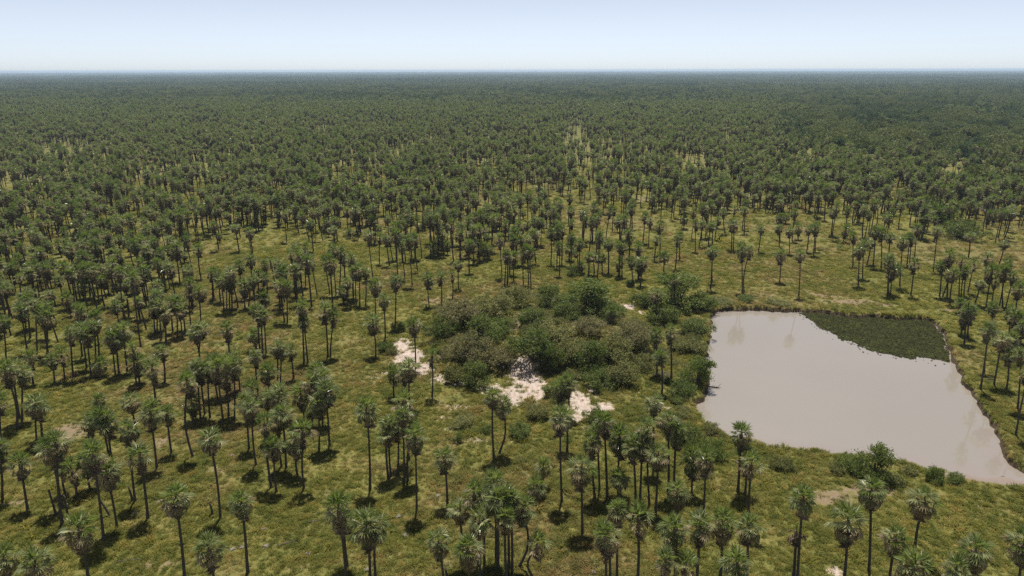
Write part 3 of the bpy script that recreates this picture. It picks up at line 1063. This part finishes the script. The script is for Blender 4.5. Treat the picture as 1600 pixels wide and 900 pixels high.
# ------------------------------------------------------------------ bushes and broadleaf trees
def bush_parts(seed, n_cl, per, leaf, flat=.62, gap=.25):
    """unit bush: about 1 m radius, height about 2*flat.  -> (branches MB, foliage MB)"""
    r = np.random.default_rng(seed)
    rr = random.Random(seed)
    br, fo = MB(), MB()
    lobes = []
    for i in range(rr.randint(10, 14)):
        a = i * 2.4 + rr.uniform(-.4, .4); q = rr.uniform(.2, .85)
        lobes.append((math.cos(a) * q, math.sin(a) * q, flat * rr.uniform(.45, 1.5) * (1.15 - .45 * q), rr.uniform(.22, .42)))
    lobes.append((0, 0, flat * 1.3, .42))
    for (lx_, ly_, lz_, lr_) in lobes:
        mid = (lx_ * .45 + rr.uniform(-.08, .08), ly_ * .45 + rr.uniform(-.08, .08), lz_ * .5)
        tube(br, [(lx_ * .05, ly_ * .05, -.08), mid, (lx_ * .9, ly_ * .9, lz_ * .95)], [.035, .024, .008], 5)
        for k in range(4):
            d = Vector((rr.uniform(-1, 1), rr.uniform(-1, 1), rr.uniform(-.3, 1))).normalized() * lr_ * rr.uniform(.6, 1.0)
            s = Vector((lx_ * .8, ly_ * .8, lz_ * .85))
            tube(br, [tuple(s), tuple(s + d * .5 + Vector((0, 0, .03))), tuple(s + d)], [.012, .008, .003], 3)
    cs = []
    while len(cs) < n_cl:
        lx_, ly_, lz_, lr_ = rr.choice(lobes)
        d = r.normal(0, 1, 3); d /= np.linalg.norm(d)
        d[2] = d[2] * .8 + .12
        q = lr_ * (r.uniform(.45, 1.12) ** .6)
        c = np.array([lx_, ly_, lz_]) + d * q
        if c[2] < .06 or rr.random() < gap * (vnoise(np.array([c[0]]), np.array([c[1] + c[2]]), .3, seed)[0] > .55):
            continue
        cs.append(c)
    cs = np.array(cs)
    ctr = np.repeat(cs, per, 0) + r.normal(0, 1, (n_cl * per, 3)) * np.repeat(r.uniform(.04, .10, n_cl), per)[:, None]
    ctr[:, 2] = np.maximum(ctr[:, 2], .02)
    n = len(ctr)
    a = r.normal(0, 1, (n, 3)); a /= np.linalg.norm(a, axis=1)[:, None]
    b = r.normal(0, 1, (n, 3)); b -= a * (a * b).sum(1)[:, None]; b /= np.linalg.norm(b, axis=1)[:, None]
    s = leaf * r.uniform(.6, 1.35, n)[:, None]
    V = np.stack([ctr - a * s, ctr + b * s * .5, ctr + a * s, ctr - b * s * .5], 1).reshape(-1, 3)
    F = np.arange(n * 4).reshape(-1, 4).tolist()
    fo.add(V, F)
    return br, fo


BUSH_PROTO = [bush_parts(300 + i, 300, 15, .044, fl, gp_) for i, (fl, gp_) in enumerate([(.55, .4), (.7, .5), (.62, .3), (.85, .6), (.45, .4)])]
BUSH_BR = [b.mesh('branches', [M_TWIG]) for b, f in BUSH_PROTO]
BUSH_FO = [[f.mesh('foliage', [m]) for m in M_BUSH] for b, f in BUSH_PROTO]
DRY_FO = [bush_parts(340 + i, 90, 14, .034, .6, .5) for i in range(2)]

# base px, base py, width px, shape, colour (0 green 1 olive 2 dry 3 bright), relative height, label
BUSHES = [
    (692, 524, 52, 0, 0, 1.0, 'round green bush at the left rim of the thicket above the sand'),
    (722, 508, 66, 1, 2, .9, 'brownish dry bush at the upper left of the thicket'),
    (756, 535, 58, 3, 0, .9, 'tall green bush in the left half of the thicket'),
    (733, 566, 70, 1, 2, .9, 'brown twiggy bush in the left half of thicket, behind two front bushes'),
    (713, 598, 44, 2, 1, 1.0, 'olive bush at lower left thicket edge beside the sand tongue'),
    (743, 604, 48, 3, 0, 1.0, 'dark green bush at the front of the thicket, left of main sand slope'),
    (783, 572, 54, 1, 2, .8, 'brown bush just above the main sand slope'),
    (772, 492, 66, 0, 1, .9, 'wide olive bush along the back left rim of the thicket'),
    (808, 478, 56, 1, 1, .8, 'olive bush at the back rim, left of two tall thicket trees'),
    (832, 505, 46, 2, 0, .8, 'small green bush in the thicket behind the inner bare patch'),
    (778, 520, 50, 0, 3, .8, 'bright green bush left of the inner bare patch'),
    (858, 484, 46, 3, 0, 1.05, 'tall dark rounded tree at back of thicket, left of pair'),
    (918, 484, 84, 3, 3, .72, 'largest spreading green tree at the back of the thicket'),
    (888, 497, 44, 2, 0, .9, 'green bush between the two tall thicket trees, in front'),
    (946, 497, 52, 0, 0, .9, 'green bush right of the largest thicket tree'),
    (862, 530, 58, 0, 1, .75, 'olive bush in the middle of the thicket'),
    (836, 562, 76, 1, 0, .9, 'wide green bush above the right end of main sand slope'),
    (858, 575, 46, 3, 0, 1.1, 'dark upright bush beside the main sand slope'),
    (893, 558, 60, 0, 1, .8, 'olive bush in right middle of thicket'),
    (925, 580, 58, 3, 0, 1.0, 'dark green bush above the second sand slope'),
    (955, 562, 66, 1, 1, .8, 'feathery olive bush in the right half of thicket'),
    (985, 540, 60, 1, 2, .8, 'dry grey bush at the right rim of the thicket'),
    (918, 520, 48, 1, 2, .7, 'dry bush in front of the largest thicket tree'),
    (972, 600, 58, 2, 1, .9, 'olive bush at the lower right end of the thicket'),
    (932, 604, 50, 2, 0, .8, 'low green bush between the second sand slope and dry bush'),
    (1003, 575, 46, 0, 1, .8, 'olive bush on the slope between thicket and palms by pond'),
    (872, 618, 40, 2, 3, .8, 'bright green low bush between the two front sand slopes'),
    (795, 508, 36, 4, 1, .8, 'low olive bush behind the inner bare patch'),
    (900, 590, 40, 4, 1, .7, 'low olive bush at the foot of the thicket front'),
    (1060, 480, 84, 3, 3, .75, 'large bright green tree beside the far left pond corner'),
    (1094, 484, 44, 0, 0, 1.0, 'green bush right of the large tree at pond corner'),
    (1037, 504, 48, 2, 0, .9, 'green bush in front of the large tree at pond corner'),
    (1008, 478, 42, 0, 0, .9, 'green bush left of large tree at pond corner, beside sand track'),
    (1088, 520, 44, 0, 0, .8, 'green bush on the left pond bank below the corner'),
    (1082, 550, 40, 2, 1, .8, 'olive bush halfway along the left pond bank'),
    (1090, 598, 52, 3, 3, 1.0, 'bright green bush overhanging the left edge of the pond'),
    (1066, 618, 44, 0, 0, .9, 'green bush behind the one overhanging the pond'),
    (1058, 545, 40, 4, 1, .8, 'low olive bush beneath the palm pair near the left bank'),
    (836, 652, 38, 2, 1, .85, 'rounded olive bush below the main sand slope'),
    (812, 679, 46, 4, 0, .8, 'dark low bush in the grass below the sand'),
    (932, 660, 36, 0, 0, 1.1, 'round green bush standing in the second sand slope'),
    (723, 664, 42, 4, 1, .6, 'flat olive bush between the two pale sand streaks'),
    (717, 691, 16, 2, 0, 1.4, 'tiny green sapling left of the lower sand streak'),
    (760, 675, 20, 0, 0, 1.0, 'small green shrub left of the pair of palms below sand'),
    (600, 548, 24, 2, 0, .9, 'small green shrub left of the left sand slope'),
    (613, 552, 20, 0, 1, .9, 'small olive shrub touching the left sand slope'),
    (625, 516, 26, 2, 0, .9, 'small green shrub above the left sand slope'),
    (1072, 690, 46, 0, 0, 1.0, 'green bush at the near left corner of the pond, behind palms'),
    (1112, 712, 44, 0, 3, 1.05, 'bright green bush at the near left corner of the pond'),
    (1222, 732, 34, 4, 1, 1.0, 'dark low bush on the near pond bank, left'),
    (1365, 748, 52, 3, 0, 1.15, 'small open-crowned tree on the near pond bank'),
    (1330, 734, 40, 0, 3, .9, 'bright bush left of the small tree on the near bank'),
    (1308, 736, 30, 4, 1, .8, 'low olive bush at the left end of the near bank shrubs'),
    (1390, 752, 36, 4, 1, .8, 'low olive bush right of the small tree on near bank'),
    (1420, 740, 20, 0, 1, .8, 'small olive shrub at the waterline of the near bank'),
    (1460, 750, 24, 2, 3, 1.2, 'small upright bright shrub on the near bank, right'),
    (1492, 752, 26, 4, 0, .8, 'low green shrub at the right end of the near bank'),
    (1098, 745, 26, 0, 2, .8, 'dry shrub under the palms near the pond corner'),
    (985, 447, 16, 2, 0, 1.0, 'small dark shrub at the foot of palms behind the thicket'),
    (895, 432, 24, 3, 0, .9, 'dark small bush behind the thicket beneath a lone palm'),
    (1165, 470, 30, 4, 0, .6, 'low dark bush at the foot of forked palms on far shore'),
    (1130, 474, 40, 4, 1, .34, 'low olive scrub on the far bank beside the corner tree'),
    (1215, 474, 38, 4, 1, .28, 'low olive scrub on the far bank between two palms'),
    (1500, 372, 48, 0, 0, .9, 'round green tree among palms beyond the far right shore'),
    (1440, 322, 60, 0, 1, .9, 'wide olive tree beyond the pond in front of denser grove'),
    (1470, 345, 56, 0, 3, .9, 'bright green broad tree beyond the pond left of pale leafless tree'),
]
TWK = random.Random(21)
for bx, by, wpx, shp, colr, hrel, lab in BUSHES:
    x, y, z = ground_at(bx, by)
    d = math.sqrt(x * x + y * y + H * H)
    rad = wpx * d / FPX / 2 * 1.08
    tree = 'tree' in lab.split()
    root = bpy.data.objects.new('broadleaf_tree' if tree else 'bush', None)
    root.empty_display_size = .4
    C.objects.link(root)
    root.location = (x, y, z)
    root.rotation_euler = (0, 0, TWK.uniform(0, 6.28))
    root.scale = (rad, rad * TWK.uniform(.9, 1.1), rad * hrel)
    tag(root, lab, 'tree' if tree else 'bush', 'bushes and small trees round the pond and mound')
    b = link('branches', BUSH_BR[shp], root)
    f = link('foliage', BUSH_FO[shp][colr], root)
    f['kind'] = 'stuff'

# low growth that knits the thicket together
UN_SRC = [BUSH_FO[4][0], BUSH_FO[4][1], BUSH_FO[4][2], BUSH_FO[0][1], DRY_FO[0][1].mesh('dry_growth', [M_BUSH[2]]), DRY_FO[1][0].mesh('dry_sticks', [M_TWIG])]
ux = rng.uniform(-40, 50, 5200); uy = rng.uniform(95, 190, 5200)
um = mound(ux, uy)
usd = pond_sdf(ux, uy)
us = mask(SAND_W, ux, uy)
bankband = sstep(16, 6, usd) * sstep(1.0, 1.8, usd) * (ux < 45) * (uy > 92) * (vnoise(ux, uy, 5, 66) > .4)
prob = np.maximum(sstep(.25, 1.6, um) * .6 * (vnoise(ux, uy, 5, 61) > .35), bankband * .30)
uk = (rng.uniform(0, 1, 5200) < prob) & (us < .2) & (usd > 1)
ux, uy = ux[uk], uy[uk]
nu = len(ux)
usz = rng.uniform(.6, 1.7, nu)
under = instancer('undergrowth', np.stack([ux, uy, height(ux, uy) - .05], -1), np.stack([np.zeros(nu), np.zeros(nu), rng.uniform(0, 6.28, nu)], -1),
                  np.stack([usz * 1.15, usz * 1.15, usz * rng.uniform(.6, 1.0, nu)], -1), rng.integers(0, 6, nu), UN_SRC)
tag(under, 'low tangled undergrowth between the thicket bushes', 'undergrowth')

# ------------------------------------------------------------------ broadleaf wood far right and far off
M_WOOD = [mat_leaf('wood_leaf_dark', [(.25, (.034, .056, .015)), (.5, (.056, .083, .021)), (.75, (.088, .114, .034))], .6, .2, .3, .2),
          mat_leaf('wood_leaf_olive', [(.25, (.068, .090, .022)), (.5, (.108, .128, .033)), (.75, (.155, .168, .055))], .6, .2, .3, .2)]
WOOD_SRC = [bush_parts(400 + i, 330, 12, .060, .55, .1)[1].mesh('wood_tree', [M_WOOD[c]]) for i, c in enumerate([0, 0, 1, 1, 0])]
wn_ = 90000
wr = np.sqrt(rng.uniform(260 ** 2, DN ** 2, wn_)); wa_ = rng.uniform(-.80, .80, wn_)
WXX = wr * np.sin(wa_); WYY = wr * np.cos(wa_)
wpx, wpy = project(WXX, WYY, np.zeros(wn_))
wsh = wood_share(wpx, wpy, WXX, WYY)
wk = rng.uniform(0, 1, wn_) < wsh * .0062 * (.5 * 1.6 * (DN ** 2 - 260 ** 2)) / wn_
WXX, WYY = WXX[wk], WYY[wk]
nw = len(WXX)
wlump = vnoise(WXX, WYY, 45, 55) * .6 + vnoise(WXX, WYY, 18, 56) * .4
wlump = np.clip((wlump - .25) / .5, 0, 1)
wsz = rng.uniform(6.0, 10.0, nw) * (.75 + .5 * wlump)
wood = instancer('broadleaf_wood', np.stack([WXX, WYY, np.full(nw, -.2)], -1), np.stack([np.zeros(nw), np.zeros(nw), rng.uniform(0, 6.28, nw)], -1),
                 np.stack([wsz, wsz, (6.0 + 5.0 * wlump) * rng.uniform(.85, 1.15, nw)], -1), np.clip((vnoise(WXX, WYY, 55, 57) * 5 + rng.normal(0, .35, nw)).astype(int), 0, 4), WOOD_SRC)
tag(wood, 'darker broadleaf woodland behind the palms towards the right horizon', 'woodland')


def canopy_tile(seed, size, n, palm_share):
    r = np.random.default_rng(seed)
    mb = MB()
    Vs = []; Fs = []; o = 0
    for i in range(n):
        x, y = r.uniform(-size / 2, size / 2, 2)
        isp = r.uniform() < palm_share
        hgt = r.uniform(7.5, 12) if isp else r.uniform(6, 11)
        rad = r.uniform(1.5, 2.1) if isp else r.uniform(5.0, 9.0)
        nl_ = 9 if isp else 60
        for k in range(nl_):
            d = r.normal(0, 1, 3); d /= np.linalg.norm(d)
            c = np.array([x, y, hgt]) + d * rad * np.array([.8, .8, .7 if isp else .55]) + np.array([0, 0, -rad * .6])
            a = r.normal(0, 1, 3); a /= np.linalg.norm(a)
            b = np.cross(a, d); b /= np.linalg.norm(b) + 1e-9
            s = rad * (r.uniform(.45, .75) if isp else r.uniform(.18, .32))
            Vs += [c - a * s, c + b * s * .6, c + a * s, c - b * s * .6]
            Fs.append((o, o + 1, o + 2, o + 3)); o += 4
    mb.add(Vs, Fs)
    return mb.mesh('canopy_tile', [M_FAR])


TILES = [canopy_tile(500 + i, 100, 170 if i < 2 else 90 if i == 2 else 62, (.92, .85, .6, .1, .2)[i]) for i in range(5)]
pts, rots, scls, ids = [], [], [], []


def scatter_tiles(r0, r1, size, sz):
    x = -r1
    while x < r1:
        y = 0
        while y < r1:
            d = math.hypot(x, y)
            if r0 < d < r1 and y < 21800 and abs(x) < 21800 and abs(math.atan2(x, y)) < .82:
                pts.append((x, y, -.3)); rots.append((0, 0, R.choice((0, 1.5708, 3.14159, 4.7124)))); s = size / 100
                scls.append((s * 1.02, s * 1.02, sz * (.65 + .8 * float(vnoise(np.array([x]), np.array([y]), 260, 72)[0])) * R.uniform(.9, 1.1)))
                v = float(vnoise(np.array([x]), np.array([y]), 900, 71)[0]) + (.25 if x > 0 else 0)
                ids.append(R.randrange(3) if v < .55 else R.randrange(3, 5))
            y += size
        x += size


scatter_tiles(2450, 8000, 100, 1.0)
scatter_tiles(8000, 26000, 300, 1.1)
far = instancer('distant_woodland', pts, rots, scls, ids, TILES)
tag(far, 'unbroken dark woodland fading to blue at the horizon', 'woodland')


# ------------------------------------------------------------------ grass tufts
def tuft(seed, n, hgt, spread):
    r = random.Random(seed)
    mb = MB()
    for i in range(n):
        a = r.uniform(0, 6.28); q = r.uniform(0, spread); t = r.uniform(.35, 1.5); l = hgt * r.uniform(.6, 1.2)
        b = Vector((math.cos(a) * q, math.sin(a) * q, -.03))
        a2 = a + r.uniform(-1, 1)
        d = Vector((math.cos(a2) * t, math.sin(a2) * t, 1)).normalized()
        s = Vector((-math.sin(a2), math.cos(a2), 0)) * r.uniform(.02, .04)
        m = b + d * l * .55
        e = b + d * l + Vector((math.cos(a2), math.sin(a2), -.5)) * l * .22
        mb.add([tuple(b - s), tuple(b + s), tuple(m + s * .8), tuple(e), tuple(m - s * .8)], [(0, 1, 2, 4), (4, 2, 3)])
    return mb.mesh('tuft', [M_GRASS])


TUFTS = [tuft(600 + i, n, h_, s) for i, (n, h_, s) in enumerate([(26, .34, .26), (34, .44, .38), (22, .26, .32), (40, .6, .34), (30, .30, .5)])]
parts_ = []
for r0, r1, dn, sz in ((58, 135, 8.5, .78), (135, 230, 3.4, 1.05), (230, 420, .6, 1.7)):
    area = .5 * 1.56 * (r1 ** 2 - r0 ** 2)
    n = int(area * dn)
    rr = np.sqrt(rng.uniform(r0 ** 2, r1 ** 2, n)); aa = rng.uniform(-.78, .78, n)
    x, y = rr * np.sin(aa), rr * np.cos(aa)
    cl_ = vnoise(x, y, 3.2, 81) * .6 + vnoise(x, y, 9, 82) * .4
    k = (pond_sdf(x, y) > .3) & (rng.uniform(0, 1, n) < (.45 + .55 * sstep(.1, .45, cl_)) * (1 - .93 * sstep(.42, .75, mask(SAND_W, x, y) + (vnoise(x, y, 1.1, 83) - .5) * .5)) * (1 - .75 * sstep(.35, .85, mask(BARE_W, x, y) + (vnoise(x, y, 1.1, 84) - .5) * .5)) * (1 - np.clip(mask(MUD_W, x, y) * 2, 0, 1)))
    x, y, cl_ = x[k], y[k], cl_[k]
    s = sz * (.65 + .6 * cl_) * rng.uniform(.7, 1.3, len(x)) * np.where(rng.uniform(0, 1, len(x)) < .05, 1.7, 1.0)
    parts_.append((x, y, s))
tx = np.concatenate([p[0] for p in parts_]); ty = np.concatenate([p[1] for p in parts_]); ts = np.concatenate([p[2] for p in parts_])
nt_ = len(tx)
grass = instancer('grass', np.stack([tx, ty, height(tx, ty)], -1), np.stack([np.zeros(nt_), np.zeros(nt_), rng.uniform(0, 6.28, nt_)], -1),
                  np.stack([ts, ts, ts * rng.uniform(.7, 1.2, nt_)], -1), rng.integers(0, 5, nt_), TUFTS)
tag(grass, 'yellow green tussock grass covering the open ground', 'grass')

# ------------------------------------------------------------------ dead trunks, fallen leaves, driftwood
SNAGS = [(87, 804, 77, 765, 'bare dead palm pole, left one of two in grass at lower left'),
         (106, 808, 100, 773, 'bare dead palm pole, right one of two in grass at lower left'),
         (172, 806, 154, 778, 'slanting dead palm pole leaning against tall palm at lower left'),
         (207, 783, 202, 760, 'short broken palm stump beside twin trunks at lower left'),
         (332, 803, 329, 785, 'knee-high dead palm stub left of a tall lone palm'),
         (698, 902, 696, 886, 'short broken palm stub at bottom edge left of centre clump')]
for bx, by, tx_, ty_, lab in SNAGS:
    x, y, z = ground_at(bx, by)
    d = ray(tx_, ty_); q = CAM_P + d * (y / d[1])
    root = bpy.data.objects.new('dead_palm_trunk', None)
    C.objects.link(root); root.location = (x, y, z)
    tag(root, lab, 'dead palm', 'dead palm trunks')
    top = (q[0] - x, R.uniform(-.3, .3), q[2] - z)
    link('trunk', trunk_mesh(top, (.05, 0), .16, .11), root)
    mb = MB()
    for k in range(5):
        a = k * 1.257; b = Vector(top)
        t = b + Vector((math.cos(a) * .09, math.sin(a) * .09, R.uniform(.12, .4)))
        s = Vector((-math.sin(a), math.cos(a), 0)) * .06
        e = b + Vector((math.cos(a) * .1, math.sin(a) * .1, -.05))
        mb.add([tuple(e - s), tuple(e + s), tuple(t)], [(0, 1, 2)])
    sp = link('splintered_top', mb.mesh('splintered_top', [M_DEAD]), root)

FALLEN = [(368, 856, 'pale fallen palm frond right of the leafy crown near the bottom left'), (412, 822, 'pale fallen palm frond in open grass right of a lone palm'),
          (368, 864, 'second pale fallen frond just below another near bottom left'), (614, 806, 'long pale fallen frond in grass left of a palm shadow'),
          (642, 835, 'small pale fallen frond below the round palm shadow'), (690, 779, 'pale fallen frond left of a slim lone palm'),
          (582, 884, 'pale fallen frond between the twin palms at bottom'), (477, 872, 'tan fallen frond in the bare bottom left grass'),
          (44, 856, 'pale fallen frond below a palm shadow at lower left'), (366, 716, 'pale fallen frond on bare soil beside a silvery palm'),
          (410, 860, 'tan fallen frond right of the lone palm at bottom left'), (917, 895, 'tan fallen frond at bottom edge near centre'),
          (218, 797, 'pale fallen frond beside twin trunk shadow at lower left'), (1247, 425, 'white scrap of dead frond beside a lone palm on far shore')]
for i, (bx, by, lab) in enumerate(FALLEN):
    x, y, z = ground_at(bx, by)
    mb = MB(); v, f = FROND['mid'][i % 3]
    mb.add(v * np.array([1, .8, .08]), f)
    o = link('fallen_frond', mb.mesh('fallen_frond', [M_PALE]))
    o.location = (x, y, z + .12); o.rotation_euler = (R.uniform(-.2, .2), -.1, R.uniform(0, 6.28)); o.scale = (.75, .75, .75)
    tag(o, lab, 'fallen frond', 'fallen palm fronds in the grass')

LOGS = [(450, 849, 2.6, .5, 'dark fallen palm log in open grass at bottom left of centre'), (492, 815, 1.6, .35, 'short dark fallen log in grass left of the twin palms'),
        (205, 876, 3.2, .2, 'long fallen log on bare soil near the bottom left')]
for bx, by, ln, ang, lab in LOGS:
    x, y, z = ground_at(bx, by)
    mb = MB()
    P = [(-ln / 2, 0, 0), (-ln / 4, .04, .03), (0, 0, .02), (ln / 4, -.05, .03), (ln / 2, .05, 0)]
    tube(mb, P, [.09, .10, .10, .09, .06], 8)
    o = link('fallen_log', mb.mesh('fallen_log', [M_TRUNK], True))
    o.location = (x, y, z + .07); o.rotation_euler = (0, 0, ang)
    tag(o, lab, 'log', 'fallen palm logs')

# pale leafless tree among the palms beyond the pond
def bare_tree(px, py, hpx, wpx, lab, mat):
    x, y, z = ground_at(px, py)
    d = math.sqrt(x * x + y * y + H * H) / FPX
    hh, ww = hpx * d, wpx * d / 2
    root = bpy.data.objects.new('leafless_tree', None)
    C.objects.link(root); root.location = (x, y, z)
    tag(root, lab, 'tree')
    mb = MB(); mt = MB(); r = random.Random(int(px))
    tube(mt, [(0, 0, -.3), (.1, 0, hh * .25), (.2, .1, hh * .45)], [.24, .18, .14], 7)
    for i in range(14):
        a = i * 2.4; q = ww * r.uniform(.5, 1.0)
        e = Vector((math.cos(a) * q, math.sin(a) * q, hh * r.uniform(.6, .95)))
        s = Vector((.15, .05, hh * r.uniform(.3, .45)))
        m = s.lerp(e, .5) + Vector((0, 0, hh * .1))
        tube(mb, [tuple(s), tuple(m), tuple(e)], [.09, .06, .025], 5)
        for k in range(14):
            b = m.lerp(e, r.uniform(0, 1)); g = b + Vector((r.uniform(-1, 1), r.uniform(-1, 1), r.uniform(-.2, .9))) * ww * .32
            tube(mb, [tuple(b), tuple(b.lerp(g, .5) + Vector((0, 0, .08))), tuple(g)], [.03, .022, .012], 3)
    link('trunk', mt.mesh('trunk', [mat], True), root)
    bb = link('branches', mb.mesh('branches', [mat]), root)


bare_tree(1540, 351, 24, 36, 'pale grey leafless tree among palms beyond the right shore', M_PALE)

x, y, z = plane_hit(1110, 606, WATER_Z)
root = bpy.data.objects.new('driftwood_branch', None); C.objects.link(root); root.location = (x, y, WATER_Z)
tag(root, 'dark dead branch lying in the water at the left pond edge', 'driftwood')
mb = MB()
tube(mb, [(-1.2, .2, .35), (0, 0, .25), (1.5, -.1, .05), (2.2, .1, -.1)], [.14, .13, .09, .04], 7)
link('stem', mb.mesh('stem', [M_TRUNK], True), root)
for k in range(6):
    mb = MB(); r = random.Random(k)
    s = Vector((-.8 + .45 * k, 0, .22)); e = s + Vector((r.uniform(.2, .9), r.uniform(-.9, .9), r.uniform(-.1, .55)))
    tube(mb, [tuple(s), tuple(s.lerp(e, .5) + Vector((0, 0, .1))), tuple(e)], [.05, .035, .012], 5)
    link('twig', mb.mesh('twig', [M_TRUNK]), root)

# ------------------------------------------------------------------ the air
hm, hnt, hb, hout = new_mat('haze')
hnt.nodes.remove(hb)
pv = N(hnt, 'ShaderNodeVolumePrincipled')
pv.inputs['Color'].default_value = (.62, .80, 1.0, 1)
pv.inputs['Density'].default_value = 8.0e-5
pv.inputs['Anisotropy'].default_value = .2
hnt.links.new(pv.outputs[0], hout.inputs['Volume'])
mb = MB()
B = 24000; z0, z1 = -3.0, H + 6
mb.add([(-B, -1500, z0), (B, -1500, z0), (B, B, z0), (-B, B, z0), (-B, -1500, z1), (B, -1500, z1), (B, B, z1), (-B, B, z1)],
       [(3, 2, 1, 0), (4, 5, 6, 7), (0, 1, 5, 4), (1, 2, 6, 5), (2, 3, 7, 6), (3, 0, 4, 7)])
haze = link('haze', mb.mesh('haze', [hm]))
haze['kind'] = 'stuff'
tag(haze, 'thin blue haze over the far woodland', 'haze')

print('palms as things', len(things), 'grove', ng_, 'wood', nw, 'tiles', len(pts), 'tufts', nt_, 'pads', nl, 'undergrowth', nu, 'ground', nx, ny)
